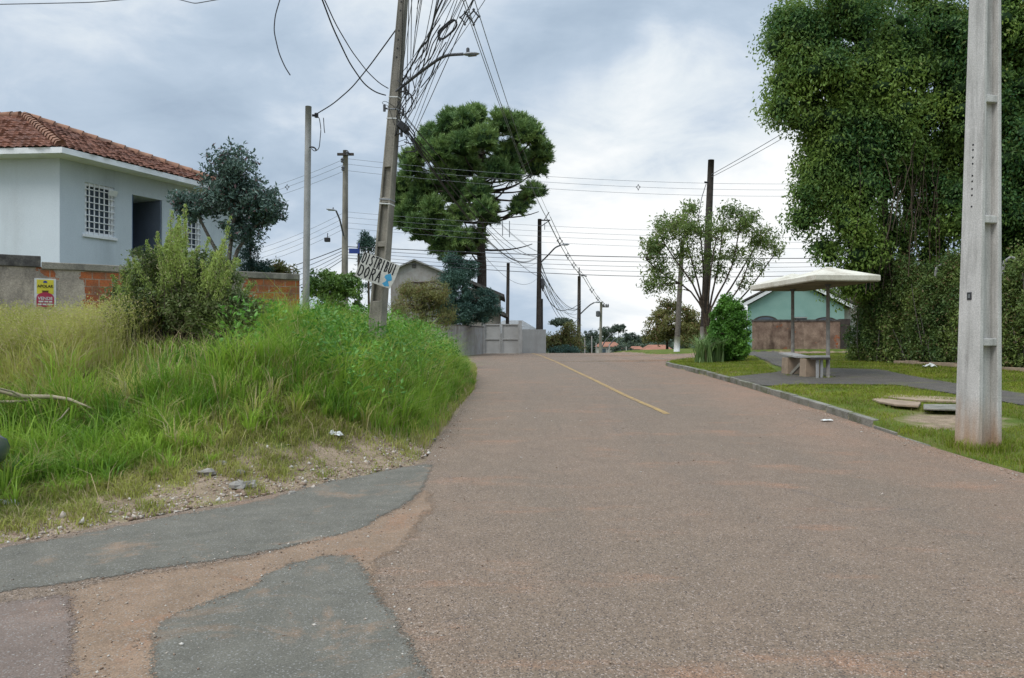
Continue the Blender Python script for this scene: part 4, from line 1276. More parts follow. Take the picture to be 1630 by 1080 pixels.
# wild bush on the bank: dark skirts, pale feathery top
rg = np.random.default_rng(31)
g0 = gz(290, 11.6)
wb = thing('wild_bush', 'big wild bush on the bank, shadowy below with pale feathery shoots on top', 'bush', g0)
spec = [S_(300, 495, 11.6, 1.05, .8, .40, 3), S_(362, 505, 11.4, .55, .6, .5, 1.8), S_(232, 490, 11.6, .62, .6, .55, 1.8), S_(290, 455, 11.7, .85, .6, .4, 2.4), S_(210, 530, 11.4, .4, .5, .4, .8), S_(378, 545, 11.3, .35, .4, .4, .8), S_(330, 440, 11.7, .5, .5, .35, 1), S_(250, 430, 11.7, .5, .5, .4, 1)]
cl = clumps(rg, spec, 560, .4)
mb = MB()
for i in range(46):
    a = g0 + [rg.uniform(-.7, .8), rg.uniform(-.4, .4), 0]; a[2] = H(a[0], a[1])
    limbs(mb, a, [cl[rg.integers(len(cl))]], .022, .006, rg, up=.2, sides=5)
mb.build('stems', M['bark'], wb)
crown_mesh('crown', [leafy(rg, cl, 64, .19, .056, .40, .1)], M['lf_bush'], wb)
sv_ = []; sm_ = MB()
tops = [(232, 400), (215, 425), (200, 445), (245, 392), (262, 378), (275, 372), (288, 376), (298, 385), (310, 395), (318, 402), (340, 390), (352, 396), (330, 410), (270, 395), (285, 400), (255, 415), (225, 430), (240, 420), (300, 410), (188, 455), (366, 412), (182, 470), (208, 455), (280, 415), (322, 425), (195, 430), (172, 490), (178, 460), (268, 372), (282, 366), (345, 405), (358, 420), (378, 440), (250, 440), (300, 430), (340, 440), (265, 440), (220, 460), (395, 455), (240, 400), (290, 390)]
for px, py in tops:
    for j in range(3):
        D = rg.uniform(11.0, 12.3); tp = P(px + rg.normal(0, 11), py + rg.normal(0, 16), D)
        bt = P(lerp([px], [285], .25)[0], py + 75, D); p = bez(bt, (bt + tp) / 2 + [rg.normal(0, .05), rg.normal(0, .05), .08], tp, 16)
        sm_.tube(p, np.linspace(.006, .002, 16), 4)
        c = np.repeat(p[4:], 20, 0) + rg.normal(0, .040, (12 * 20, 3)) * np.repeat(np.linspace(1.3, .30, 12), 20)[:, None]
        sv_.append(leaves(c, .055, .22, 1.3, 0, rg))
crown_mesh('hollow_shade_leaves', [leafy(rg, clumps(rg, [S_(295, 575, 11.2, .75, .45, .42, 3), S_(350, 570, 11.1, .35, .4, .35, 1)], 120, .6), 60, .2, .06, .3, .2)], M['lf_hollow_shade'], wb)  # added dark leaves paint the shade of the hollow below the bush
sm_.build('shoots', M['bark'], wb); crown_mesh('shoot_leaves', sv_, M['lf_sprig'], wb)
# creeper trailing down the right of the bush
rg = np.random.default_rng(33)
g0 = gz(392, 11.2); cr = thing('creeper_bush', 'darker leafy creeper mound leaning on the right flank of the wild bush', 'bush', g0)
cl = clumps(rg, [S_(388, 560, 11.2, .3, .35, .45, 2), S_(375, 520, 11.3, .35, .3, .3, 1.2), S_(400, 600, 11.0, .22, .3, .2, .7)], 90, .5)
mb = MB(); limbs(mb, g0, cl[:14], .014, .004, rg); mb.build('stems', M['bark'], cr)
crown_mesh('crown', [leafy(rg, cl, 50, .16, .075, .6, -.1)], M['lf_ivy'], cr)

# clipped shrub between the posts
g0 = gz(530, 18.5)
broadleaf('rounded_shrub', 'rounded clipped green shrub between the slim post and the leaning pole', g0, [[g0, P(532, 470, 18.5)]],
          [S_(535, 470, 18.5, .72, .6, .52, 3), S_(512, 450, 18.5, .35, .4, .3, 1), S_(556, 455, 18.5, .3, .4, .3, 1), S_(530, 500, 18.3, .7, .5, .3, 1)], 150, 62, .17, .085, M['lf_hedge'], M['bark'], 12, aspect=.5, up=.3, r0=.05, twigs=30, shell=.33)
g0 = gz(588, 36)
broadleaf('cypress_tree', 'narrow dark cypress showing behind the leaning pole', g0, [[g0, P(586, 378, 36)]], [S_(584, 405, 36, .5, .5, .8, 1), S_(582, 385, 36, .3, .3, .5, 1), S_(585, 440, 36, .6, .6, .9, 1)], 60, 60, .3, .13, M['lf_conifer'], M['bark'], 13, aspect=.3, up=.8, r0=.08, twigs=6)
# bushes between pole and conifer
g0 = gz(672, 25)
broadleaf('olive_bush', 'olive and brown wispy bush right of the leaning pole', g0, [[g0, P(672, 450, 25)]],
          [S_(668, 475, 25, .85, .7, .55, 3), S_(650, 465, 25, .3, .4, .3, .6), S_(694, 468, 25, .42, .4, .5, 1.2), S_(640, 492, 24, .4, .4, .35, .8), S_(668, 512, 25, 1.0, .8, .5, 2.5), S_(705, 500, 25, .4, .4, .4, .8)], 230, 60, .26, .085, M['lf_olive'], M['bark'], 14, aspect=.25, up=.9, r0=.05, twigs=40)
g0 = gz(742, 40)
broadleaf('blue_conifer', 'dense blue green conifer in front of the tall umbrella pine trunk', g0, [[g0, P(735, 415, 40)]],
          [S_(740, 492, 40, 1.8, 1.3, 1.0, 5), S_(728, 450, 40, 1.0, .9, .9, 3), S_(722, 422, 40, .45, .45, .55, 1), S_(768, 485, 40, 1.0, .9, .8, 2.0), S_(708, 488, 40, .5, .6, .8, 1), S_(748, 430, 40, .35, .4, .4, .5)], 340, 75, .36, .16, M['lf_conifer'], M['bark'], 15, aspect=.28, up=.4, r0=.12, twigs=20, shell=.4)

# slender multi-stem street tree on the right
g0 = gz(1128, 30, .0)
tb = P(1122, 505, 30)
stems_ = []
for px1, py1, px2, py2, px3, py3, dd in ((1104, 450, 1070, 410, 1048, 370, -.4), (1096, 455, 1055, 440, 1030, 415, -.6), (1112, 450, 1094, 395, 1088, 350, .2), (1120, 440, 1118, 400, 1112, 345, .3), (1135, 460, 1145, 420, 1152, 350, .5), (1142, 470, 1166, 430, 1180, 345, .4), (1150, 480, 1175, 440, 1214, 372, .7),
                                         (1168, 490, 1190, 465, 1235, 402, .9), (1160, 485, 1180, 455, 1198, 400, .2), (1130, 455, 1132, 420, 1140, 380, -.3)):
    stems_.append([g0, tb + [R.uniform(-.05, .15), R.uniform(-.1, .1), 0], P(px1, py1, 30 + dd * .4), P(px2, py2, 30 + dd * .8), P(px3, py3, 30 + dd)])
broadleaf('street_tree', 'airy multi stemmed tree spreading around the white footed wooden pole', g0, stems_,
          [S_(1070, 362, 29.7, 1.05, .9, .66, 3.0), S_(1040, 395, 29.6, .70, .8, .66, 1.8), S_(1048, 432, 29.5, .6, .6, .45, .9), S_(1100, 365, 30, .9, .8, .7, 1.8), S_(1085, 405, 30, .8, .7, .6, 1.0),
           S_(1145, 365, 30.2, .8, .8, .7, 1.3), S_(1182, 355, 30.4, .9, .9, .55, 1.8), S_(1214, 385, 30.6, .65, .8, .6, 1.3), S_(1170, 405, 30.4, .9, .8, .6, .8), S_(1205, 425, 30.6, .55, .6, .5, .5), S_(1130, 410, 30.0, .8, .7, .55, .7), S_(1238, 400, 30.8, .3, .4, .35, .3), S_(1040, 455, 29.4, .4, .4, .3, .4), S_(1066, 455, 29.6, .4, .5, .3, .35), S_(1145, 435, 30.3, .6, .6, .4, .4), S_(1185, 448, 30.4, .5, .5, .3, .3), S_(1100, 440, 30, .5, .5, .35, .35), S_(1100, 335, 30, .4, .5, .25, .5), S_(1165, 335, 30.3, .5, .5, .2, .5)],
          620, 17, .30, .165, M['lf_airy'], M['bark'], 16, aspect=.30, up=-.2, hang=.4, r0=.055, twig=.009, twigs=230, shell=.75, flat=1.1)
g0 = gz(1168, 27)
broadleaf('round_bush', 'dense bright green rounded bush beside the bus shelter lawn', g0, [[g0, P(1168, 510, 27)]],
          [S_(1168, 520, 27, .55, .6, .95, 3), S_(1165, 498, 27, .42, .5, .5, 1.2), S_(1176, 548, 27, .48, .5, .5, 1.4), S_(1146, 540, 27, .58, .5, .65, 2.4), S_(1148, 508, 27, .45, .45, .5, 1.4), S_(1160, 485, 27, .35, .4, .35, .7), S_(1166, 562, 26.9, .5, .45, .28, 1.2)], 330, 62, .2, .10, M['lf_bright'], M['bark'], 17, aspect=.5, up=.1, r0=.06, twigs=30, shell=.35)
# strap leaved clump
rg = np.random.default_rng(41); g0 = gz(1120, 26.6)
ag = thing('strap_leaf_plant', 'spiky strap leaved clump left of the bright round bush', 'plant', g0)
n = 170; bs = g0 + rg.normal(0, .14, (n, 3)) * [1, 1, 0] + np.array([[0, 0, -.02]])
bs = np.vstack([bs, g0 + [.55, .15, 0] + rg.normal(0, .1, (70, 3)) * [1, 1, 0]])
tris('leaves', *blades(bs, rg.uniform(.8, 1.35, len(bs)), .045, rg.uniform(.15, .85, len(bs)), rg), M['lf_agave'], ag)
g0 = gz(1062, 52)
broadleaf('crest_bush', 'olive green bushy tree just beyond the crest, left of the slim grey pole', g0, [[g0, P(1062, 490, 52)]],
          [S_(1062, 520, 52, 1.5, 1.4, 1.0, 3), S_(1050, 500, 52, .8, .8, .7, 1), S_(1072, 488, 52, .6, .6, .5, .8), S_(1090, 530, 52, 1.0, 1.0, 1.2, 1.5), S_(1042, 535, 52, .8, .8, .6, 1), S_(1058, 482, 52, .3, .3, .3, .3)], 170, 50, .42, .19, M['lf_olive'], M['bark'], 18, aspect=.4, r0=.1, twigs=30)
g0 = gz(1108, 50)
broadleaf('crest_bush', 'taller olive bush behind the spiky strap leaved clump', g0, [[g0, P(1105, 500, 50)]],
          [S_(1105, 525, 50, 1.1, 1.0, 1.1, 2), S_(1095, 500, 50, .5, .5, .5, .6)], 90, 50, .42, .19, M['lf_olive'], M['bark'], 19, aspect=.4, r0=.1, twigs=20)
g0 = gz(897, 55)
broadleaf('roadside_shrub', 'brown topped green roadside shrub right of the pale wall beyond the crest', g0, [[g0, P(897, 530, 55)]],
          [S_(893, 548, 55, 1.2, 1.0, .8, 2), S_(905, 528, 55, .9, .8, .6, 1.2), S_(878, 545, 55, .6, .6, .7, .8), S_(918, 545, 55, .6, .7, .9, .8)], 150, 50, .4, .17, M['lf_olive'], M['bark'], 20, aspect=.4, r0=.1, twigs=20)
g0 = gz(905, 58)
broadleaf('roadside_shrub', 'dark rounded shrub low by the road, in front of the brown topped one', gz(908, 53), [[gz(908, 53), P(908, 545, 53)]],
          [S_(905, 560, 53, .9, .8, .4, 2), S_(885, 562, 53, .5, .6, .35, 1)], 80, 50, .3, .15, M['lf_conifer'], M['bark'], 22, aspect=.4, r0=.08, twigs=10)

# ---- the great trees on the right
rg = np.random.default_rng(51)


def big_tree(label, base, tr, spec, ncl, per, seed, rad=.74, size=.128, mat='lf_right', vines=0, r0=.22):
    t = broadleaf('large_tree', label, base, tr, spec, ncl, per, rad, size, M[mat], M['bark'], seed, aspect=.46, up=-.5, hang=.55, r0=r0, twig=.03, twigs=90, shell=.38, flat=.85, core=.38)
    return t


g1 = gz(1420, 24)
big_tree('huge leafy tree overhanging the bus shelter, its left edge against the sky', g1,
         [[g1, P(1415, 440, 24), P(1400, 250, 24), P(1370, 60, 24)], [g1 + [.3, 0, 0], P(1440, 380, 24.3), P(1460, 200, 24.5), P(1480, 20, 24.6)], [g1 + [-.2, .2, 0], P(1390, 420, 24.2), P(1350, 300, 24), P(1320, 150, 23.8)]],
         [S_(1300, 60, 23.5, 1.25, 1.3, 1.5, 2.6), S_(1300, 150, 23.5, 1.2, 1.3, 1.1, 2.3), S_(1270, 105, 23.5, .55, .8, 1.2, .8), S_(1330, 230, 23.5, 1.0, 1.2, 1.1, 2.0), S_(1345, 320, 23.4, .95, 1.1, 1.1, 1.7), S_(1345, 390, 23.4, .8, 1, .65, 1.0),
          S_(1400, 100, 23.6, 1.6, 1.5, 1.9, 3.5), S_(1410, 220, 23.6, 1.5, 1.4, 1.3, 3.0), S_(1430, 330, 24, 1.3, 1.1, 1.3, .8), S_(1480, 100, 24, 1.5, 1.4, 1.9, 2.6), S_(1490, 240, 24, 1.4, 1.4, 1.5, 2.4), S_(1510, 360, 24, 1.2, 1.2, 1.1, .6), S_(1400, -60, 24, 2.6, 2, 1.6, 2.0), S_(1300, 270, 23.4, .35, .6, .8, .35), S_(1262, 40, 23.4, .4, .6, .5, .4), S_(1420, 420, 24.2, 1.2, .9, .7, .6), S_(1500, 430, 24, 1.0, .8, .7, .5), S_(1365, 440, 24, .5, .6, .5, .6), S_(1246, 80, 23.4, .25, .4, .5, .18), S_(1248, 175, 23.4, .28, .4, .35, .2), S_(1285, 300, 23.4, .3, .4, .25, .2), S_(1290, 350, 23.4, .3, .4, .2, .2), S_(1236, 130, 23.4, .16, .3, .25, .1)],
         430, 400, 52)
g2 = gz(1640, 23)
big_tree('second huge leafy tree behind the pale ribbed pole, dark and dense', g2,
         [[g2, P(1630, 400, 23), P(1620, 250, 23), P(1640, 60, 23)], [g2, P(1600, 380, 23.2), P(1560, 250, 23.4), P(1540, 60, 23.4)], [g2, P(1650, 300, 22.8), P(1700, 150, 22.6)]],
         [S_(1600, 60, 22.6, 1.7, 1.5, 1.7, 3), S_(1560, 180, 22.8, 1.4, 1.3, 1.4, 2.2), S_(1630, 230, 22.4, 1.4, 1.3, 1.4, 2.4), S_(1590, 330, 22.6, 1.4, 1.3, 1.1, 1.9), S_(1680, 120, 22.4, 1.8, 1.6, 2.0, 2.2), S_(1690, 330, 22.2, 1.5, 1.4, 1.5, 1.6), S_(1640, -60, 23, 2.4, 2, 1.5, 1.5), S_(1640, 400, 22.4, 1.2, 1, .8, 1.0)],
         340, 330, 53)
# hanging dead vines in the darker middle of the great tree
rg = np.random.default_rng(54)
vn = thing('hanging_vines', 'tangle of brownish hanging vines under the huge tree, above the creeper hedge', 'vine', P(1440, 300, 23))
mb = MB()
for i in range(60):
    px = rg.uniform(1360, 1535); D = rg.uniform(22.5, 24.0); y0 = rg.uniform(215, 330); y1 = y0 + rg.uniform(90, 220)
    a, b = P(px, y0, D), P(px + rg.normal(0, 14), min(y1, 500), D + rg.normal(0, .2))
    p = bez(a, (a + b) / 2 + rg.normal(0, .25, 3), b, 9); p[1:-1] += rg.normal(0, .03, (7, 3))
    mb.tube(p, rg.uniform(.006, .016), 4)
mb.build('stems', M['bark'], vn)
# creeper hedge over the fence
def hedge_line(px0, D0_, px1, D1_):
    a, b = gz(px0, D0_), gz(px1, D1_); return a, b


for i, (px0, Da, px1, Db, hh, lab) in enumerate(((1368, 25.0, 1455, 22.9, 2.75, 'creeper covered hedge nearest the brick wall, end tapering by the lawn'), (1450, 23.0, 1545, 20.9, 2.75, 'middle stretch of creeper hedge left of the pale ribbed pole'), (1540, 21.0, 1700, 18.0, 2.6, 'stretch of dark creeper hedge right of the pale ribbed pole'))):
    rg = np.random.default_rng(60 + i)
    a, b = hedge_line(px0, Da, px1, Db)
    t = thing('hedge', lab, 'hedge', (a + b) / 2)
    n = 640 if i < 2 else 760
    u_ = rg.uniform(0, 1, n); hh_ = hh * (1 + .12 * np.sin(u_ * 9 + i) + .06 * np.sin(u_ * 31))
    c = a + (b - a) * u_[:, None]; nrm_ = unit(np.array([-(b - a)[1], (b - a)[0], 0])); nrm_ = nrm_ if nrm_[1] < 0 else -nrm_
    zz_ = rg.uniform(.03, 1, n) ** .9
    off = (rg.uniform(-.28, .30, n) + .22 * np.sin(u_ * 17 + i * 2 + zz_ * 5)) * (1 - .25 * zz_)
    c = c + nrm_ * off[:, None]; c[:, 2] = H(c[:, 0], c[:, 1]) + zz_ * hh_
    mb = MB()
    for k_ in range(14):
        q = a + (b - a) * rg.uniform(0, 1) + nrm_ * rg.uniform(-.1, .3); q[2] = H(q[0], q[1]) - .05
        e_ = q + [rg.normal(0, .3), rg.normal(0, .15), rg.uniform(.8, hh)]
        mb.tube(bez(q, (q + e_) / 2 + rg.normal(0, .12, 3), e_, 7), np.linspace(rg.uniform(.012, .03), .008, 7), 5)
    mb.build('stems', M['bark_pale'], t)
    crown_mesh('foliage', [leafy(rg, c, 85, .30, .092, .45, -.4, .3, 1.1)], M['lf_ivy'], t)
# fence posts with bent tips, in the hedge
for i, (px, D) in enumerate(((1392, 24.1), (1441, 22.9), (1489, 21.75), (1597, 19.6))):
    b = gz(px, D + .28); hgt = 2.95
    m = MB(); m.tube([b - [0, 0, .1], b + [0, 0, hgt - .35], b + [.02, -.03, hgt - .08], b + [.12, -.14, hgt + .03], b + [.26, -.24, hgt - .08]], [.05, .045, .045, .04, .035], 8)
    tag(m.build('fence_post', M['concrete'], None, smooth=True), ['bent tipped concrete fence post by the end of the hedge near the brick wall', 'bent tipped concrete fence post standing second from the brick wall in the hedge', 'bent tipped concrete fence post just left of the pale ribbed pole', 'bent tipped concrete fence post just right of the pale ribbed pole'][i], 'fence post', 'bent fence posts in the creeper hedge')
a, b = gz(1425, 22.7), gz(1720, 17.4)
a, b = gz(1425, 22.9), gz(1700, 17.5)
ln = np.hypot(*(b - a)[:2]); m = MB()
for i in range(12):
    p0, p1 = lerp(a, b, i / 12), lerp(a, b, (i + .97) / 12); c = (p0 + p1) / 2; c[2] = float(H(c[0], c[1]))
    m.box(c + [0, 0, .02 + .02 * math.sin(i * 2.1)], (ln / 12, .12, .16), math.atan2(*(b - a)[:2][::-1]))
tag(m.build('low_wall', M['slab'], bevel=.01), 'low tan concrete footing running along the foot of the creeper hedge', 'low wall')

# ---- grass of the bank
rg = np.random.default_rng(71)
EDGE_F = EDGE[:6]


def scatter(n, x0, x1, y0, y1):
    x = rg.uniform(x0, x1, n); y = rg.uniform(y0, y1, n)
    px = CX + F * x / y
    kq = (px > -140) & (px < 1780)
    return x[kq], y[kq]


def patchy(x, y, s=1.0, o=0.0):
    return (np.sin(x * 2.3 * s + 1.1 * np.sin(y * 1.7 * s + o)) + np.sin(y * 2.9 * s - x * 1.3 * s + o) + np.sin((x + y) * 4.7 * s + o * 2)) / 3


def carpad(x, y):
    return (np.abs(x + 6.95) < 2.1) & (np.abs(y - 6.5 - (x + 6.75) * .2) < .95)


wall_ok = lambda x, y: (y - A_[1]) - (x - A_[0]) * (B_[1] - A_[1]) / (B_[0] - A_[0]) < -.12
x, y = scatter(420000, -13, .2, 4.2, 30)
d_ = bank_d(x, y)
kq = (d_ > .04) & ~carpad(x, y) & (wall_ok(x, y) | (x > B_[0] + .1)) & (y < 21 + 9 * rg.random(len(y)))
x, y, d_ = x[kq], y[kq], d_[kq]
road_side = sstep(8.7, 10.8, y)                 # 1 beside the carriageway, 0 along the gravelly front edge
ht = np.where(road_side > .5, .34 + .62 * sstep(.1, 1.1, d_), .05 + .16 * sstep(.5, 1.3, d_) + .24 * sstep(1.3, 2.2, d_) + .42 * sstep(2.4, 4.2, d_))
mixr = road_side
ht = mixr * (.22 + .50 * sstep(.05, 1.0, d_)) + (1 - mixr) * (.05 + .10 * sstep(.5, 1.2, d_) + .18 * sstep(1.0, 2.0, d_) + .40 * sstep(2.3, 4.2, d_))
ht *= 1 - .25 * sstep(-5.5, -8, x)
ht *= np.where(y > 18, 1 - .45 * sstep(18, 26, y), 1)
cl_ = .6 * patchy(x, y, 1.2) + .6 * patchy(x, y, 3.1, 1.0)
ht *= (1 + .38 * cl_) * rg.uniform(.6, 1.15, len(x))
pxx = CX + F * x / y
bush_shade = np.hypot((x + 4.8) / 1.15, (y - 10.5) / 1.35) < 1
ht = np.where(bush_shade, ht * .50, ht)
dens = np.clip(.62 + .35 * cl_, .15, 1) * np.where(ht < .2, 1.6, 1) * np.where(bush_shade, .8, 1)
gap = (1 - mixr) * (1 - sstep(.3, 1.0, d_)) * (patchy(x, y, 1.7, 2.0) > .15)
kq = (rg.random(len(x)) < dens) & ~((gap > .2) & (rg.random(len(x)) < .50)) & ((ht < .22) | (rg.random(len(x)) < .55))
x, y, d_, ht, pxx, mixr = x[kq], y[kq], d_[kq], ht[kq], pxx[kq], mixr[kq]
base = np.stack([x, y, H(x, y) - .02], 1)
dryness = sstep(330, 130, pxx) * sstep(8.5, 10.0, y) * .95 + .16 + .25 * (patchy(x, y, .7, 5) > .35)
isdry = rg.random(len(x)) < np.clip(dryness, 0, .95)
isedge = (ht < .22)
wdt = rg.uniform(.007, .017, len(x)) * np.where(y > 14, 1.5, 1)
ln_ = rg.beta(1.6, 2.2, len(x)) * .95 + .05
for nm, sel, mt in (('tall_grass', ~isdry & ~isedge, 'gr_green'), ('dry_grass', isdry & ~isedge, 'gr_dry'), ('roadside_grass', isedge, 'gr_edge')):
    v, tt = blades(base[sel], ht[sel] * (1.12 if nm == 'dry_grass' else 1), wdt[sel] * (.8 if nm == 'dry_grass' else .8 if nm == 'roadside_grass' else 1.1), ln_[sel], rg)
    tag(tris(nm, v, tt, M[mt]), kind='stuff')
# thin worn turf creeping over the gravel of the front edge
x, y = scatter(150000, -7.5, -.9, 4.2, 10.4); d_ = bank_d(x, y)
pt_ = patchy(x, y, 2.0, 1.0) + .5 * patchy(x, y, 5.2, 2.0) + .9 * sstep(.35, 1.3, d_) - .55 * sstep(-2.6, -1.4, x) * (d_ < .75)
kq = (d_ > .05) & (d_ < 1.9) & ~carpad(x, y) & (rg.random(len(x)) < np.clip(.15 + 1.1 * pt_, .015, 1)); x, y, d_, pt_ = x[kq], y[kq], d_[kq], pt_[kq]
v, tt = blades(np.stack([x, y, H(x, y) - .012], 1), rg.uniform(.035, .10, len(x)) * (1 + .7 * np.clip(pt_, 0, 1)), rg.uniform(.005, .010, len(x)), rg.uniform(.3, 1.1, len(x)), rg)
tag(tris('worn_turf', v, tt, M['gr_edge']), kind='stuff')
# tussocks: sheaves of blades arching out from one root
x, y = scatter(9000, -12, -.8, 5.5, 24)
d_ = bank_d(x, y); kq = (d_ > .30 + 1.0 * (1 - sstep(8.7, 10.8, y)) * (.6 + .4 * rg.random(len(x)))) & ~carpad(x, y) & (wall_ok(x, y) | (x > B_[0] + .1)) & ~(np.hypot((x + 4.8) / 1.15, (y - 10.5) / 1.35) < 1) & (rg.random(len(x)) < .75)
x, y, d_ = x[kq], y[kq], d_[kq]; mx_ = sstep(8.7, 10.8, y)
hh_ = (mx_ * (.24 + .52 * sstep(.05, 1.0, d_)) + (1 - mx_) * (.10 + .12 * sstep(.5, 1.2, d_) + .20 * sstep(1.0, 2.0, d_) + .42 * sstep(2.3, 4.2, d_))) * (1 - .28 * sstep(-5.5, -8, x)) * rg.lognormal(0, .22, len(x)) * np.where(y > 18, 1 - .45 * sstep(18, 26, y), 1)
px_ = CX + F * x / y; dry_t = rg.random(len(x)) < np.clip(sstep(330, 130, px_) * sstep(8.5, 10, y) * .9 + .10, 0, .9)
for nm, sel, mt in (('grass_tussocks', ~dry_t, 'gr_green'), ('dry_tussocks', dry_t, 'gr_dry')):
    c_ = np.stack([x[sel], y[sel], H(x[sel], y[sel]) - .02], 1); kk_ = 26
    a_ = rg.uniform(0, 2 * np.pi, len(c_) * kk_); rr_ = rg.uniform(0, .07, len(a_))
    b_ = np.repeat(c_, kk_, 0) + np.stack([np.cos(a_) * rr_, np.sin(a_) * rr_, 0 * a_], 1)
    v, tt = blades(b_, np.repeat(hh_[sel], kk_) * rg.uniform(.7, 1.25, len(a_)), rg.uniform(.008, .016, len(a_)), rg.uniform(.2, 1.0, len(a_)), rg, .8, a_)
    tag(tris(nm, v, tt, M[mt]), kind='stuff')
# dead straw stalks standing through the green
x, y = scatter(9000, -11, -.8, 6.2, 19); kq = (bank_d(x, y) > .6) & ~carpad(x, y) & (wall_ok(x, y) | (x > B_[0] + .1)) & (rg.random(len(x)) < .30 + .4 * (patchy(x, y, .8, 2) > .2)); x, y = x[kq], y[kq]
v, tt = blades(np.stack([x, y, H(x, y) - .02], 1), rg.uniform(.25, .85, len(x)) * np.where(y < 9, .6, 1), rg.uniform(.004, .008, len(x)), rg.uniform(.1, 1.1, len(x)), rg)
M['straw'] = leafmat('dead straw', (.20, .145, .075), (.36, .29, .16), .2, None, .9, .7, .8)
tag(tris('dead_straw', v, tt, M['straw']), kind='stuff')
# seed heads over the dry stand, one loose mass
n = 2600
x, y = scatter(n * 3, -11.5, -5.4, 9.8, 13.6); kq = wall_ok(x, y) & (bank_d(x, y) > 2.4); x, y = x[kq], y[kq]
z = H(x, y) - .02; hs = rg.uniform(.55, .95, len(x))
b_ = np.stack([x, y, z], 1); v1, t1 = blades(b_, hs, .0045, rg.uniform(.05, .4, len(x)), rg, .2)
tipz = v1.reshape(-1, 5, 3)[:, 4]
cc_ = np.repeat(tipz, 9, 0) + rg.normal(0, 1, (len(tipz) * 9, 3)) * [.022, .022, .06]
v2, t2 = leaves(cc_, .035, .3, .6, 0, rg)
v, tt = merge((v1, t1), (v2, t2)); tag(tris('seeding_grass', v, tt, M['gr_dry']), kind='stuff')
# broad weeds in the green stand
x, y = scatter(700, -4.0, -.9, 9.3, 20); kq = (bank_d(x, y) > .5) & (patchy(x, y, .9, 3) > .1); x, y = x[kq], y[kq]
c0_ = np.stack([x, y, H(x, y)], 1); cl = np.repeat(c0_, 30, 0); zt = rg.uniform(.1, 1.0, len(cl)); cl = cl + np.stack([rg.normal(0, .10, len(cl)), rg.normal(0, .10, len(cl)), zt], 1)
tag(tris('weeds', *leaves(cl, .085, .45, .3, 0, rg), M['lf_bright']), kind='stuff')

# ---- short turf of the verge
rg = np.random.default_rng(81)
pathpoly = [gp([(1112, 597), (1160, 601), (1230, 594), (1305, 587), (1400, 589), (1480, 604), (1560, 617), (1640, 628), (1800, 650), (1800, 690), (1640, 650), (1560, 636), (1490, 624), (1420, 614), (1300, 613), (1216, 622), (1180, 615), (1148, 606)]),
            gp([(1240, 594), (1218, 578), (1196, 567), (1180, 561), (1240, 560), (1250, 565), (1268, 575), (1300, 588)])]
x, y = scatter(520000, 5.6, 15, 6.0, 31)
kq = verge_mask(x, y) & (x > right_x(y) + np.where(y > 11.5, .16, -.02) + rg.normal(0, .03, len(x)))
for pp in pathpoly: kq &= ~_inpoly(x, y, pp + 0)
kq &= ~(np.hypot((x - 6.95) / .95, (y - 11.55) / .65) < 1)
kq &= rg.random(len(x)) < np.clip(.66 + .55 * patchy(x, y, .8, 1) + .25 * patchy(x, y, 2.3, 3), .10, 1) * np.where(y > 20, .6, 1)
x, y = x[kq], y[kq]
# longer tufts left standing round the feet of posts
for (cx_, cy_, r0_, n_) in ((pb[0], pb[1], .24, 900), (7.9, 18.5, .06, 160), (7.72, 20.34, .06, 120), (7.6, 19.3, .35, 260)):
    a_ = rg.uniform(0, 2 * np.pi, n_); rr_ = r0_ + rg.gamma(1.6, .045, n_)
    x = np.append(x, cx_ + np.cos(a_) * rr_); y = np.append(y, cy_ + np.sin(a_) * rr_)
near_ = np.hypot(x - pb[0], y - pb[1]) < .5
tuft_ = patchy(x, y, 2.1, 4)
h_ = rg.uniform(.025, .075, len(x)) * (1 + .7 * np.clip(tuft_, 0, 1)) * np.where(x < right_x(y) + .5, 1.3, 1) * np.where(near_, 1.9, 1)
tag(tris('verge_grass', *blades(np.stack([x, y, H(x, y) - .01], 1), h_, np.where(y > 15, .011, .007), rg.uniform(.2, .9, len(x)), rg), M['gr_short']), kind='stuff')
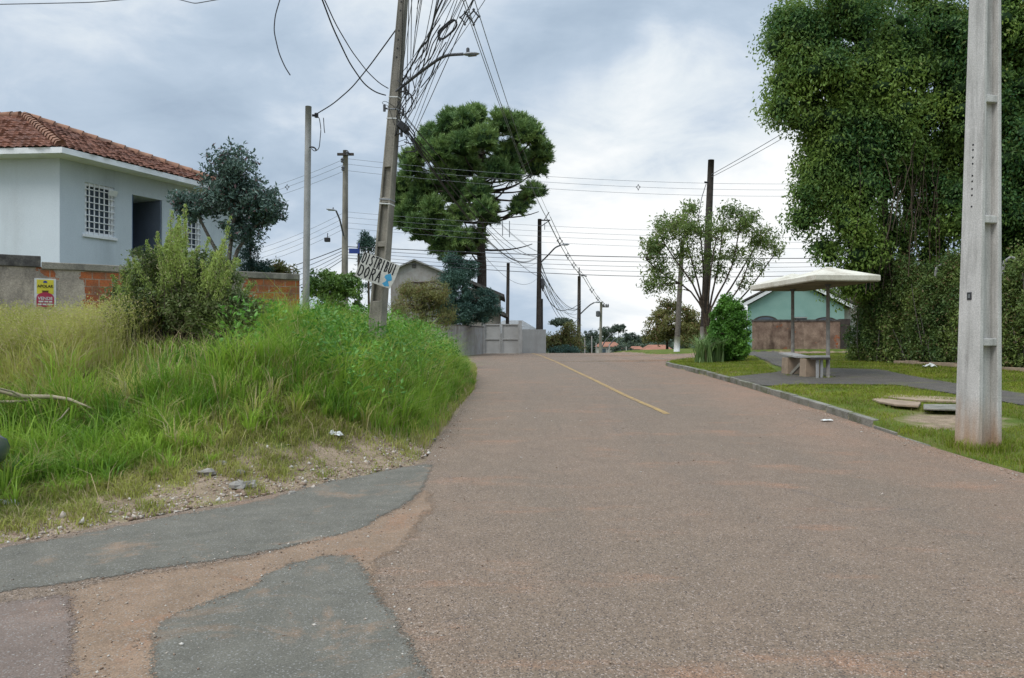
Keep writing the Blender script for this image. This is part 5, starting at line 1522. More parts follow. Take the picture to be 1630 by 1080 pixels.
# ------------------------------------------------------------------ bus shelter
rg = np.random.default_rng(91)
M['brown_ceiling'] = surf('dark brown canopy lining', (.30, .235, .165), (.20, .15, .105), 3, .8, .2, (.10, .075, .055), 2.5, .7)
ud = unit(np.array([-.10, .995, 0])); vd = np.array([ud[1], -ud[0], 0])
N0 = np.array([7.18, 17.5, 0])
sh = thing('bus_shelter', 'bus shelter of two low pyramid canopies on two slim posts, on the verge', 'bus shelter', N0 + ud * 1.85 + vd * .8 + [0, 0, .48])
RZ = 2.90
MOD, WID = 1.85, 1.64
for i in range(2):
    p = [N0 + ud * (MOD * i + (.0 if i else 0) + q * (MOD - .015)) + vd * r * WID for q, r in ((0, 0), (0, 1), (1, 1), (1, 0))]
    c = sum(p) / 4
    m = MB(); v = []
    for z_, s in ((RZ - .02, .965), (RZ, 1), (RZ + .125, 1.0), (RZ + .13, .985), (RZ + .40, .02)):
        v += [np.array([*(c + (q - c) * s)[:2], z_]) for q in p]
    f = [(0, 1, 2, 3)]
    for kx in range(4):
        for j in range(4):
            f.append((kx * 4 + j, kx * 4 + (j + 1) % 4, kx * 4 + 4 + (j + 1) % 4, kx * 4 + 4 + j))
    f.append((16, 17, 18, 19)); m.add(v, f)
    cp = m.build('canopy', M['fiber'], sh, bevel=.012)
    m = MB(); q_ = [np.array([*(c + (q - c) * .93)[:2], RZ - .024]) for q in p]; m.add(q_ + [q + np.array([0, 0, -.006]) for q in q_], [(0, 1, 2, 3), (4, 7, 6, 5), (0, 4, 5, 1), (1, 5, 6, 2), (2, 6, 7, 3), (3, 7, 4, 0)])
    m.build('ceiling', M['brown_ceiling'], cp)  # lining panel, a darker brown than the canopy above it
    b = np.array([c[0], c[1], 0]); b[2] = float(H(c[0], c[1]))
    MB().tube([b, b + [0, 0, RZ - b[2] - .01]], [.048, .042], 10).build('post', M['post_paint'], sh, smooth=True)
    m = MB(); m.lathe(b + [0, 0, RZ - b[2] - .16], [(.046, .06), (.09, .13), (.10, .14)], 4); m.build('post_head', M['steel_dark'], sh)
# bench of two tilted slabs on concrete blocks
bcn = N0 + vd * .62
b0 = bcn + ud * .95; b1 = bcn + ud * 2.75
gz_ = float(H(*(bcn + ud * 1.8)[:2]))
an = math.atan2(ud[1], ud[0])
bench = thing('bench', 'broken concrete bench of two sagging slabs on blocks under the bus shelter', 'bench', [*(bcn + ud * 1.8)[:2], gz_])
for s0, s1, z0, z1 in ((.80, 1.74, .535, .50), (1.78, 2.78, .50, .575)):
    c = bcn + ud * (s0 + s1) / 2 + [0, 0, gz_ + (z0 + z1) / 2]
    m = MB(); m.box(c, (math.hypot(s1 - s0, z1 - z0), .38, .055), an, 0, -math.atan2(z1 - z0, s1 - s0)); m.build('seat_slab', M['concrete_pale'], bench, bevel=.008)
for s0, w_ in ((1.45, .34), (2.45, .36)):
    c = bcn + ud * s0 + [0, 0, gz_ + .225]
    m = MB(); m.box(c, (w_, .40, .49), an, 0, 0, .92); m.build('support_block', M['slab'], bench, bevel=.012)
m = MB(); a_, e_ = bcn + ud * 2.25 + [0, 0, gz_ + .02] - vd * .12, bcn + ud * 1.62 + [0, 0, gz_ + .36] - vd * .12
m.box((a_ + e_) / 2, (.72, .04, .08), an, 0, .5 + 0 * an); m.build('diagonal_brace', M['concrete_old'], bench)
for s0, v0 in ((.88, -.10), (.90, .02)):
    m = MB(); m.box(bcn + ud * s0 + vd * v0 + [0, 0, gz_ + .235], (.05, .055, .47), an); m.build('leg', M['concrete_pale'], bench)
m = MB(); m.box(bcn + ud * .92 + [0, 0, gz_ + .48], (.26, .40, .045), an); m.build('plank', M['wood_dark'], bench)

# broken inspection slab in the verge
c = G(1452, 640); t = thing('inspection_cover', 'broken tan concrete inspection slab sunk in the verge beside the ribbed pole', 'concrete slab', c)
z_ = float(H(c[0], c[1]))
def gslab(pts, dz, th, name, mat):
    q = gp(pts); m = MB(); m.prism([tuple(p) for p in q], (0, 0, z_ + dz), (1, 0, 0), (0, 1, 0), (0, 0, 1), th); return m.build(name, mat, t, bevel=.01)
gslab([(1402, 632), (1440, 627), (1540, 634), (1545, 644), (1462, 641), (1430, 637)], .0, .045, 'slab', M['slab'])
gslab([(1388, 638), (1402, 634), (1430, 640), (1466, 645), (1462, 655), (1425, 652), (1400, 645)], -.01, .04, 'slab', M['slab'])
gslab([(1470, 648), (1540, 646), (1556, 652), (1530, 662), (1470, 660)], -.02, .03, 'broken_edge', M['kerb'])

# ------------------------------------------------------------------ things across the street
# brick wall and mint house
wz = float(H(12.6, 39))
ww = P(1198, 540, 39)[0], P(1352, 540, 39)[0]
o = local_wall('street_wall', 'stained brick and plaster wall with black coping before the mint green house', (ww[0], 39, wz - .2), 0, ww[1] - ww[0], 1.72, .2,
               brick_mat('stained street wall', 0, [], (.34, .245, .18), (.16, .105, .078)))
m = MB(); m.box(((ww[1] - ww[0]) / 2, 0, 1.75), (ww[1] - ww[0] + .06, .26, .10)); c = m.build('coping', M['concrete_dark']); c.parent = o
m = MB(); m.box((ww[1] - ww[0] - .28, -.02, .93), (.5, .26, 1.8)); c = m.build('pier', M['wood_dark']); c.parent = o
HD = 44.0
hm_ = thing('house', 'mint green gabled house with arched windows behind the stained street wall', 'house', P(1268, 560, HD))
gzv = float(H(P(1268, 540, HD)[0], HD)) - .2
L_, R_, Pk = P(1188, 487, HD), P(1347, 491, HD), P(1262, 446, HD)
bl, brr = P(1190, 540, HD)[0], P(1344, 540, HD)[0]
back = unit(np.array([.37, .93, 0]))
m = MB(); poly = [(bl, gzv), (brr, gzv), (brr, P(0, 489, HD)[2]), (Pk[0], Pk[2] - .02), (bl, P(0, 487, HD)[2])]
m.prism(poly, (0, HD, 0), (1, 0, 0), (0, 0, 1), back, 8.0); m.build('walls', M['teal'], hm_)
m = MB()
for a, b in ((P(1180, 490, HD), Pk), (P(1358, 494, HD), Pk)):
    m.prism([(0, 0), (1, 0), (1, .22), (0, .22)], [a[0], HD - .26, a[2] + .02], [b[0] - a[0], 0, b[2] - a[2]], (0, 0, 1), (0, 1, 0), .06)
m.build('bargeboard', M['trim_white'], hm_)
m = MB()
for a, b in ((P(1178, 489, HD), Pk), (P(1360, 493, HD), Pk)):
    m.prism([(0, 0), (1.003, 0), (1.003, .10), (0, .10)], [a[0], HD - .30, a[2] + .26], [b[0] - a[0], 0, b[2] - a[2]], (0, 0, 1), back, 9)
m.build('roof', M['concrete_dark'], hm_)


def arched(px0, px1, y0, y1, nm='window', rise=True):
    a, b = P(px0, y1, HD), P(px1, y0, HD); cxx, hw = (a[0] + b[0]) / 2, (b[0] - a[0]) / 2; h = b[2] - a[2]
    pts = [(-hw, -1.0), (hw, -1.0)] + ([(hw * math.cos(q), h * math.sin(q)) for q in np.linspace(0, math.pi, 13)] if rise else [(hw, h), (-hw, h)])
    m = MB(); m.prism([(q[0] * 1.08, q[1] + (.04 if q[1] >= 0 else 0)) for q in pts], (cxx, HD - .012, a[2]), (1, 0, 0), (0, 0, 1), (0, -1, 0), .03); w = m.build(nm, M['wood_dark'], hm_)
    m = MB(); m.prism([(q[0] * .93, q[1] * .9) for q in pts], (cxx, HD - .044, a[2]), (1, 0, 0), (0, 0, 1), (0, -1, 0), .012); m.build('pane', M['glass_dark'], w)
    m = MB()
    for i in (-1, 0, 1):
        m.box((cxx + i * hw * .5, HD - .065, a[2] - .4), (.04, .012, .8 + h * .9))
    m.build('mullion', M['wood_dark'], w)


arched(1199, 1238, 504, 515); arched(1295, 1333, 506, 516); arched(1266, 1283, 506, 514, rise=False)
m = MB(); m.box(P(1274, 506, HD - .1), (.78, .25, .05)); m.build('window_ledge', M['concrete'], hm_)
# neighbour behind on the right
ND = 50.0
nb = thing('house', 'grey gabled neighbour house with a reddish roof edge behind the mint house', 'house', P(1345, 560, ND))
m = MB(); q = [P(a, b, ND) for a, b in ((1300, 560), (1372, 560), (1372, 495), (1340, 452), (1300, 470))]
m.prism([(a[0], a[2]) for a in q], (0, ND, 0), (1, 0, 0), (0, 0, 1), (0, 1, 0), 6); m.build('walls', M['cream'], nb)
m = MB(); q = [P(a, b, ND) for a, b in ((1290, 490), (1330, 458), (1336, 455), (1336, 505), (1300, 505))]
m.prism([(a[0], a[2]) for a in q], (0, ND - .6, 0), (1, 0, 0), (0, 0, 1), (0, 1, 0), .5); m.build('side_block', M['concrete'], nb)
m = MB(); a, b = P(1378, 503, ND), P(1340, 450, ND); m.prism([(0, 0), (1, 0), (1, .25), (0, .25)], [a[0], ND - .5, a[2]], [b[0] - a[0], 0, b[2] - a[2]], (0, 0, 1), (0, 1, 0), 7)
a, b = P(1372, 470, ND), P(1350, 446, ND); m.prism([(0, 0), (1, 0), (1, .3), (0, .3)], [a[0], ND + 1.5, a[2] + .2], [b[0] - a[0], 0, b[2] - a[2]], (0, 0, 1), (0, 1, 0), 5); m.build('roof', M['orange_roof'], nb)
c = P(1323, 462, 46); t = thing('satellite_dish', 'small pale satellite dish on the roof right of the mint gable', 'satellite dish', c)
m = MB(); m.lathe(c, [(.02, .12), (.2, .07), (.32, 0), (.33, .01), (.2, .09), (.02, .14)], 14, 'Y'); m.build('dish', M['concrete_pale'], t, smooth=True)
MB().tube([c + [0, .1, 0], c + [0, .15, -.5]], .025, 6).build('mast', M['steel'], t)
MB().tube([c + [0, .1, -.2], c + [.05, -.3, -.05]], .012, 5).build('feed_arm', M['steel'], t)
# pale shed gable behind the leaning pole
SD = 46.0
sd_ = thing('shed', 'stained pale gabled shed end between the leaning pole and blue green conifer', 'shed', P(662, 560, SD))
q = [P(a, b, SD) for a, b in ((622, 560), (714, 560), (714, 437), (660, 415), (622, 432))]
MB().prism([(a[0], a[2]) for a in q], (0, SD, 0), (1, 0, 0), (0, 0, 1), (0, 1, 0), 7).build('walls', M['shed'], sd_)
m = MB()
for a, b in ((P(616, 436, SD), P(660, 415.5, SD)), (P(720, 440.5, SD), P(660, 415.5, SD))):
    m.prism([(0, 0), (1, 0), (1, .10), (0, .10)], [a[0], SD - .25, a[2]], [b[0] - a[0], 0, b[2] - a[2]], (0, 0, 1), (0, 1, 0), 7.4)
m.build('roof', M['concrete'], sd_)
m = MB(); m.box(P(659, 423, SD - .03), (.22, .05, .26)); m.build('vent', M['concrete_dark'], sd_)
# dark roofed house behind the conifer
RD = 47.5
dh = thing('house', 'house with two dark overhanging roof edges behind the blue green conifer', 'house', P(770, 560, RD))
q = [P(a, b, RD) for a, b in ((735, 570), (795, 570), (795, 470), (735, 455))]
MB().prism([(a[0], a[2]) for a in q], (0, RD + .1, 0), (1, 0, 0), (0, 0, 1), (0, 1, 0), 6).build('walls', M['cream'], dh)
m = MB()
for (a, b) in ((P(803, 475, RD), P(740, 448, RD)), (P(809, 506, RD - .5), P(770, 488, RD - .5))):
    m.prism([(0, 0), (1, 0), (1, .2), (0, .2)], [a[0], a[1] - .7, a[2]], [b[0] - a[0], 0, b[2] - a[2]], (0, 0, 1), (0, 1, 0), 6)
m.build('roof', M['concrete_dark'], dh)
# pale roadside wall and gate at the crest
wd0 = np.array([P(706, 540, 35)[0], 35]); wd1 = np.array([P(768, 540, 44)[0], 44.0])
za = float(H(*wd0)) - .5
o = local_wall('roadside_wall', 'stained pale concrete wall beyond the bank at the road crest', (*wd0, za), math.atan2(*(wd1 - wd0)[::-1]), float(np.hypot(*(wd1 - wd0))), 2.05, .15, M['shed'])
m = MB(); m.box((float(np.hypot(*(wd1 - wd0))) / 2, 0, 2.07), (float(np.hypot(*(wd1 - wd0))) + .1, .2, .05)); c = m.build('coping', M['concrete_dark']); c.parent = o
ga = thing('gate', 'pale framed sheet metal gate beside the pale roadside wall', 'gate', gz(785, 45))
zq = float(H(*P(785, 540, 45)[:2])) - .1
for px0, px1 in ((771, 797), (798, 826)):
    a, b = P(px0, 540, 45)[0], P(px1, 540, 45)[0]
    m = MB(); m.box(((a + b) / 2, 45.02, zq + .95), (b - a - .1, .04, 1.75)); pn = m.build('gate_leaf', M['concrete_pale'], ga)
    m = MB()
    for z_ in (.1, .98, 1.86): m.box(((a + b) / 2, 44.98, zq + z_), (b - a - .12, .06, .07))
    for x_ in (a + .04, b - .04): m.box((x_, 44.98, zq + .98), (.07, .065, 1.85))
    m.build('frame', M['concrete_pale'], pn)
for px in (769, 828):
    m = MB(); m.box((P(px, 540, 45)[0], 45, zq + 1.0), (.2, .2, 2.2)); m.build('gate_post', M['concrete'], ga)
a = P(830, 540, 46)[0]; b = P(868, 540, 47)[0]
o = local_wall('roadside_wall', 'low grey wall right of the pale framed gate', (a, 46, float(H(a, 46)) - .4), math.atan2(1, b - a), float(np.hypot(b - a, 1)), 1.9, .15, M['concrete_pale'])
gb = thing('house', 'low house with a grey hipped roof behind the pale framed gate', 'house', P(815, 560, 56))
q = [P(x_, y_, 56) for x_, y_ in ((775, 575), (858, 575), (858, 530), (775, 530))]
MB().prism([(a_[0], a_[2]) for a_ in q], (0, 56, 0), (1, 0, 0), (0, 0, 1), (0, 1, 0), 5).build('walls', M['cream'], gb)
m = MB(); z1, z2 = P(0, 531, 56)[2], P(0, 509, 56)[2]; x1, x2 = P(768, 0, 56)[0], P(866, 0, 56)[0]
m.add([(x1, 55.5, z1), (x2, 55.5, z1), (x2, 61.5, z1), (x1, 61.5, z1), (x1 + 1.6, 58.4, z2), (x2 - 1.6, 58.4, z2)], [(0, 1, 5, 4), (1, 2, 5), (2, 3, 4, 5), (3, 0, 4), (0, 3, 2, 1)]); m.build('roof', M['concrete'], gb)

# beyond the crest: pale posts, valley houses, far trees
for i, px in enumerate((931, 942, 949, 970, 997)):
    D = (66, 68, 70, 72, 74)[i]; b = gz(px, D, -.2); tp = P(px, (538, 535, 546, 548, 552)[i], D)
    tag(MB().tube([b, tp], .06, 6).build('fence_post', M['concrete_pale']), ['thin pale post beyond the crest, closest to the hedge', 'tallest thin pale post beyond the crest', 'thin pale post beyond the crest, just right of the tallest', 'thin pale post beyond the crest below the far lamps', 'thin pale post beyond the crest near the far orange roof'][i], 'post', 'pale posts beyond the crest')


def far_house(label, px, py, D, w, dpt, h, roofh):
    c = P(px, py, D); zb = c[2] - h
    t = thing('house', label, 'house', [c[0], c[1], zb])
    m = MB(); m.box((c[0], c[1], c[2] - h / 2), (w, dpt, h)); m.build('walls', M['cream'], t)
    m = MB(); e_ = .5; x1, x2, y1, y2 = c[0] - w / 2 - e_, c[0] + w / 2 + e_, c[1] - dpt / 2 - e_, c[1] + dpt / 2 + e_
    m.add([(x1, y1, c[2]), (x2, y1, c[2]), (x2, y2, c[2]), (x1, y2, c[2]), (x1 + w * .25, c[1], c[2] + roofh), (x2 - w * .25, c[1], c[2] + roofh)], [(0, 1, 5, 4), (1, 2, 5), (2, 3, 4, 5), (3, 0, 4), (0, 3, 2, 1)]); m.build('roof', M['orange_roof'], t)
    m = MB()
    for q in (-.25, .2): m.box((c[0] + q * w, c[1] - dpt / 2 - .02, c[2] - h * .4), (w * .16, .05, h * .4))
    m.build('window', M['glass_dark'], t)


far_house('far pale house with low orange roof at the foot of the wooded hill', 968, 552, 240, 7, 7, 3.2, 1.5)
far_house('pale house with orange roof in the valley, left of the slim grey pole', 1045, 557, 180, 6, 6, 3.0, 1.2)
far_house('half hidden far pale house right of the low orange roof', 1012, 556, 260, 4, 6, 3.0, 1.0)
specs = [('far umbrella pine above the brown topped shrub', 893, 512, 300, 9, 3.5), ('far dark tree right of the distant lamp pole', 940, 534, 330, 7, 7), ('broad dark crown on the far hill behind the small pole', 965, 528, 380, 9, 8), ('far umbrella crown topping the hill skyline', 985, 522, 380, 8, 5),
         ('far tree sloping down right of the hill skyline', 1004, 536, 400, 9, 7), ('low blue far tree at the right end of the hill', 1026, 540, 450, 12, 7), ('low far tree behind the thin pale posts', 950, 550, 260, 8, 5), ('low far tree before the far orange roof', 990, 556, 230, 6, 4), ('far tree left of the pale valley house', 1022, 553, 280, 7, 5), ('far tree behind the olive crest bushes', 1075, 535, 420, 16, 9), ('far tree seen just left of the pale framed gate', 740, 545, 300, 14, 9), ('far tree low behind the roadside shrubs', 915, 545, 280, 8, 7)]
for i, (lab, px, py, D, w, h) in enumerate(specs):
    c = P(px, py, D); g0 = gz(px, D)
    um = 'umbrella' in lab
    sp_ = [(c, (w / 2, w / 2, h * .32), 2), (c + [w * .2, 0, -h * .2], (w * .4, w * .4, h * .3), 1), (c + [-w * .25, 0, -h * .15], (w * .3, w * .4, h * .35), 1)]
    if not um: sp_.append((c + [0, 0, -h * .6], (w * .55, w * .5, h * .5), 2))
    broadleaf('far_tree', lab, g0, [[g0, (c + g0) / 2, c]], sp_, 70, 45, w * .13, w * .07, M['lf_far'], M['bark'], 200 + i, aspect=.7, r0=.3, twig=.1, twigs=10, shell=.4, group='far trees beyond the crest')
# woodland mass filling the valley sides
rg = np.random.default_rng(99)
n = 1500; D = rg.uniform(260, 900, n); px = rg.uniform(560, 1500, n); x = (px - CX) / F * D
cl = np.stack([x, D, H(x, D) + rg.uniform(.5, 7.5, n)], 1)
tag(tris('woodland', *leafy(rg, cl, 40, 4.0, 1.6, .7, .2), M['lf_far']), kind='stuff')

# ------------------------------------------------------------------ cables
def cable(a, b, sag, r=.012, name='overhead_cable', mat='cable', lab=None, group=None, n=18, side=0.0, cat='cable'):
    a = np.asarray(a, float); b = np.asarray(b, float); q = np.linspace(0, 1, n)[:, None]
    p = a + (b - a) * q - np.array([0, 0, 1]) * 4 * sag * q * (1 - q) + np.array([side, 0, 0]) * np.sin(q * 7 + a[2] * 9) * q * (1 - q)
    return tag(MB().tube(p, r, 4, False).build(name, M[mat]), lab, cat, group)


rg = np.random.default_rng(111)
# bundle that rises from the leaning pole over the street behind the viewer
for i in range(20):
    zA = rg.uniform(5.15, 6.7); a = P(640, 200, 13.9); a = np.array([a[0] + rg.uniform(-.05, .25), 13.9 + rg.normal(0, .12), zA])
    b = np.array([rg.uniform(1.5, 6.2), -10, 5.9 + rg.uniform(0, 1.5)])
    cable(a, b, rg.uniform(.1, .9), rg.choice([.0045, .005, .006, .008]), 'overhead_cable', 'cable', 'one of the many thin cables fanning up and right from the leaning pole', 'cables fanning up from the leaning pole', 30, rg.uniform(-.25, .25))
for i in range(4):
    a = np.array([-1.92 + .04 * i, 14, 6.4 + .45 * i]); cable(a, (1.2 + i * .7, -8, 8.0), .35, .006, lab='one of the short steep cables rising close beside the leaning pole top', group='steep cables by the leaning pole top', n=24)
# compact primary line with spacers along the street
tp = np.array([-1.37, 14, 9.6]); c1 = P(873, 347, 49); c2 = P(930, 441, 80); c3 = P(966, 488, 120)
for i, off in enumerate(((-.13, 0), (.13, .05), (0, -.2))):
    o_ = np.array([off[0], 0, off[1]]); lab = 'one of the primary wires strung along the street over the leaning pole lamp'
    cable(np.array([-2.6, 3, 9.7]) + o_, tp + o_, .25, .009, 'power_line', 'cable_grey', lab, 'primary wires along the street')
    cable(tp + o_, c1 + o_, .55, .011, 'power_line', 'cable_grey', lab, 'primary wires along the street', 26)
    cable(c1 + o_, c2 + o_, .5, .022, 'power_line', 'cable_grey', lab, 'primary wires along the street')
    cable(c2 + o_, c3 + o_, .5, .03, 'power_line', 'cable_grey', lab, 'primary wires along the street')
def spacer(c, s, lab):
    t = thing('line_spacer', lab, 'line spacer', c, 'spacers clamped to the primary wires')
    m = MB()
    for a, b in (((0, .16), (-.14, 0)), ((-.14, 0), (0, -.22)), ((0, -.22), (.14, 0)), ((.14, 0), (0, .16))):
        m.tube([c + np.array([a[0], 0, a[1]]) * s, c + np.array([b[0], 0, b[1]]) * s], .022 * s, 6)
    m.build('diamond', M['cable'], t)
    for p in ((0, .19), (-.16, 0), (.16, 0), (0, -.24)):
        MB().lathe(c + np.array([p[0], 0, p[1] - .04]) * s, [(.02 * s, 0), (.045 * s, .04 * s), (.02 * s, .08 * s)], 8).build('clamp', M['steel_dark'], t)
def on(a, b, q, sag): return a + (b - a) * q - np.array([0, 0, 4 * sag * q * (1 - q)])
for q, s, lab in ((.115, .85, 'dark diamond spacer on the primary wires just right of the leaning pole lamp'),): spacer(on(tp, c1, q, .55), s, lab)
spacer(P(740, 28, 12.6), .5, 'dark diamond spacer at the top of the picture in the cable tangle')
for q, s, lab in ((.22, 1.2, 'spacer on the primary wires above the crest pole lamp'), (.42, 1.2, 'spacer on the primary wires just past the crest pole lamp'), (.6, 1.2, 'third spacer on the primary wires past the crest pole'), (.8, 1.2, 'spacer on the primary wires next to the distant lamp pole')): spacer(on(c1, c2, q, .5), s, lab)
for q, s, lab in ((.25, 1.5, 'far spacer just past the distant lamp pole'), (.5, 1.5, 'far spacer midway to the farthest small pole'), (.75, 1.5, 'far spacer close to the farthest small pole')): spacer(on(c2, c3, q, .5), s, lab)
# telecom bundle down the street
for i in range(9):
    a = P(645, 196 + rg.uniform(-16, 22), 14); b = P(858, 408 + rg.uniform(-8, 34), 49)
    cable(a, b, rg.uniform(.35, 1.5), rg.choice([.008, .010, .014]), lab='one of the black cables sagging from the leaning pole to the crest pole', group='cables from leaning pole to crest pole', n=26)
for i in range(9):
    cable(P(860, 415 + rg.uniform(-3, 30), 49), P(921, 490 + rg.uniform(-5, 18), 80), rg.uniform(.6, 2.1), rg.choice([.016, .02, .026]), mat=rg.choice(['cable', 'cable_grey']), lab='one of the cables sagging from the crest pole to the distant lamp pole', group='cables from crest pole to distant pole', n=22)
# wires crossing the street at the crest
pl = lambda z: np.array([P(550, 0, 34)[0], 34, z])
for i, (z, zr, zl) in enumerate(((9.8, 10.1, 10.7), (9.55, 9.85, 10.4), (9.25, 9.6, 10.1))):
    lab = 'one of the upper thin wires crossing the whole street near the crest'
    g_ = 'upper wires crossing the street'
    cable(pl(z), (26, 39 + i * .4, zr), .75, .0075, 'power_line', 'cable_grey', lab, g_, 30); cable(pl(z), (-26, 52, zl), .7, .0085, 'power_line', 'cable_grey', lab, g_, 24)
for i, (z, zr, zl) in enumerate(((7.35, 7.5, 7.6), (7.1, 7.2, 7.3), (6.85, 6.95, 7.0), (6.6, 6.6, 6.7))):
    lab = 'one of the middle thin wires crossing the whole street near the crest'
    g_ = 'middle wires crossing the street'
    cable(pl(z), (26, 39, zr), .6, .0065, 'power_line', 'cable_grey', lab, g_, 30); cable(pl(z), (-26, 52, zl), 1.2, .008, 'power_line', 'cable_grey', lab, g_, 24)
for i in range(5):
    lab = 'one of the heavy low cables crossing the whole street near the crest'
    g_ = 'low heavy cables crossing the street'
    z = 5.75 - .13 * i
    cable(pl(z), (26, 39, 5.95 - .1 * i), .35 + .12 * i, (.018, .010, .009, .008, .014)[i], lab=lab, group=g_, n=30); cable(pl(z), (-26, 52, 5.0 - .35 * i), .7 + .2 * i, (.020, .014, .013, .011, .017)[i], lab=lab, group=g_, n=24)
for px, D, py0, py1, lab in ((867, 36.3, 355, 366, 'thin upright spacer rod left of the crest pole bracket'), (811, 36, 352, 378, 'thin upright spacer rod on the middle wires near the pine trunk'), (800, 36, 352, 376, 'thin upright spacer rod on the middle wires, closest to the pine trunk')):
    tag(MB().tube([P(px, py0, D), P(px, py1, D)], .02, 5).build('spacer_rod', M['cable_grey']), lab, 'spacer rod', 'spacer rods on the crossing wires')
def meet(a, b, sag, px):
    q = np.linspace(0, 1, 2000)[:, None]; p = np.asarray(a) + (np.asarray(b) - np.asarray(a)) * q - np.array([0, 0, 4 * sag]) * q * (1 - q)
    return p[np.argmin(np.abs(CX + F * p[:, 0] / p[:, 1] - px))]
spacer(meet(pl(9.55), np.array([-26, 52, 10.4]), .7, 457), .62, 'dark diamond spacer on the upper wires left of the slim concrete post'); spacer(meet(pl(9.55), np.array([26, 39.4, 9.85]), .75, 1016), .6, 'dark diamond spacer on the upper wires over the crest road')
c = P(521, 382, 35); t = thing('splice_box', 'small black box hanging on the low cables left of the dark pole', 'cable box', c); m = MB(); m.box(c, (.26, .2, .2)); m.build('case', M['cable'], t, bevel=.03); MB().tube([c + [0, 0, .08], c + [.02, 0, .32]], .02, 5).build('hanger', M['cable'], t)
# service drops on the left
sp0 = P(500, 184, 17.5)
def poly_cable(pts, r, lab, mat='cable', group=None):
    pts = np.asarray(pts, float); L = np.concatenate([[0], np.cumsum(np.linalg.norm(np.diff(pts, axis=0), axis=1))]); L /= L[-1]
    u_ = np.linspace(0, 1, 40); q = np.stack([np.interp(u_, L, pts[:, i]) for i in range(3)], 1)
    for _ in range(6): q[1:-1] = (q[:-2] + 2 * q[1:-1] + q[2:]) / 4
    return tag(MB().tube(q, r, 5, False).build('overhead_cable', M[mat]), lab, 'cable', group)
poly_cable([sp0, P(530, 166, 16.8), P(560, 140, 16), P(590, 103, 15), P(611, 74, 14.3), P(620, 62, 14.1), P(632, 45, 14)], .013, 'service cable drooping from the slim concrete post up to the leaning pole')
poly_cable([sp0, P(508, 186, 17.4), P(511, 205, 17.4), P(508, 238, 17.4), P(500, 242, 17.45), P(496, 237, 17.5)], .010, 'loose loop of wire hanging on the slim concrete post')
poly_cable([P(515, 188, 17.3), P(516, 205, 17.3), P(517, 212, 17.3)], .010, 'short loose wire end hanging beside the loop on the slim post')
poly_cable([P(510, -8, 11), P(530, 45, 11.8), P(556, 100, 12.6), P(580, 135, 13.3), P(600, 149, 13.7), P(614, 152, 13.9)], .012, 'lower of two cables curving down from the top edge into the leaning pole')
poly_cable([P(513, -8, 11), P(535, 40, 11.8), P(560, 82, 12.6), P(585, 115, 13.3), P(606, 135, 13.7), P(618, 141, 13.9)], .009, 'upper of two cables curving down from the top edge into the leaning pole')
poly_cable([P(448, -8, 10), P(438, 25, 10), P(436, 50, 10), P(444, 85, 10), P(454, 108, 10), P(462, 120, 10)], .008, 'loose cut cable end hanging in the sky left of the slim post')
poly_cable([P(275, -3, 10), P(310, 6, 10), P(356, -2, 10)], .007, 'cable dipping into view at the top edge above the garden tree', 'cable_grey')
poly_cable([P(-40, 8, 10), P(60, 6, 10), P(150, 4, 10), P(260, -6, 10)], .007, 'pale thin wire along the top left edge above the tiled roof', 'cable_grey')
poly_cable([P(630, 205, 13.9), P(618, 168, 13.8), P(606, 165, 13.8), P(612, 160, 13.8), P(630, 172, 13.9)], .005, 'stray wire loop sticking out left of the leaning pole bands')
# coil hung in the tangle and the drooping thick lead
poly_cable([P(701, 66, 12.4), P(694, 52, 12.4), P(710, 40, 12.4), P(720, 29, 12.3), P(728, 32, 12.3), P(729, 42, 12.3), P(715, 55, 12.4), P(702, 66, 12.4), P(696, 60, 12.4), P(705, 46, 12.4), P(722, 33, 12.3)], .018, 'thick black coil of spare cable hung in the tangle right of the leaning pole')
poly_cable([P(640, 130, 13.8), P(652, 110, 13.6), P(664, 90, 13.4), P(668, 76, 13.3), P(680, 68, 13.2), P(687, 50, 13), P(690, 30, 12.8), P(700, 8, 12.6), P(708, -8, 12.5)], .016, 'thick wavy black lead climbing left of the cable tangle')
for i in range(14):
    x_ = rg.uniform(632, 652); y_ = rg.uniform(70, 215)
    poly_cable([P(x_, y_, 13.8), P(x_ + rg.uniform(4, 14), y_ + rg.uniform(-10, 20), 13.75), P(x_ + rg.uniform(0, 16), y_ + rg.uniform(14, 40), 13.75), P(x_ - 4, y_ + rg.uniform(25, 55), 13.85)], rg.choice([.006, .009, .012]), 'one of the slack wire loops hanging against the right side of the leaning pole', group='slack loops on the leaning pole')
for i in range(5):
    x0, y0 = rg.uniform(690, 722), rg.uniform(20, 70)
    poly_cable([P(x0, y0, 12.5), P(x0 - 14, y0 + 22, 12.8), P(x0 - 22, y0 + 50, 13.1), P(x0 - 40, y0 + 72, 13.4)], .010, 'one of the slack dark strands sagging below the cable coil', group='slack strands below the coil')
cable(P(1131, 279, 31.9), P(1440, 90, 26.5), .10, .014, lab='upper of two wires from the white footed wooden pole up to the great tree', mat='cable_grey', n=24)
cable(P(1131, 283, 31.9), P(1440, 98, 26.5), .16, .012, lab='lower of two wires from the white footed wooden pole up to the great tree', mat='cable_grey', n=24)
poly_cable([P(1124, 293, 31.8), P(1117, 315, 31), P(1112, 345, 30)], .016, 'short cable dropping from the wooden pole into the slender tree')
poly_cable([P(860, 452, 49), P(870, 478, 50), P(890, 496, 54), P(910, 492, 64), P(921, 485, 80)], .03, 'single deep sagging cable right of the crest pole')

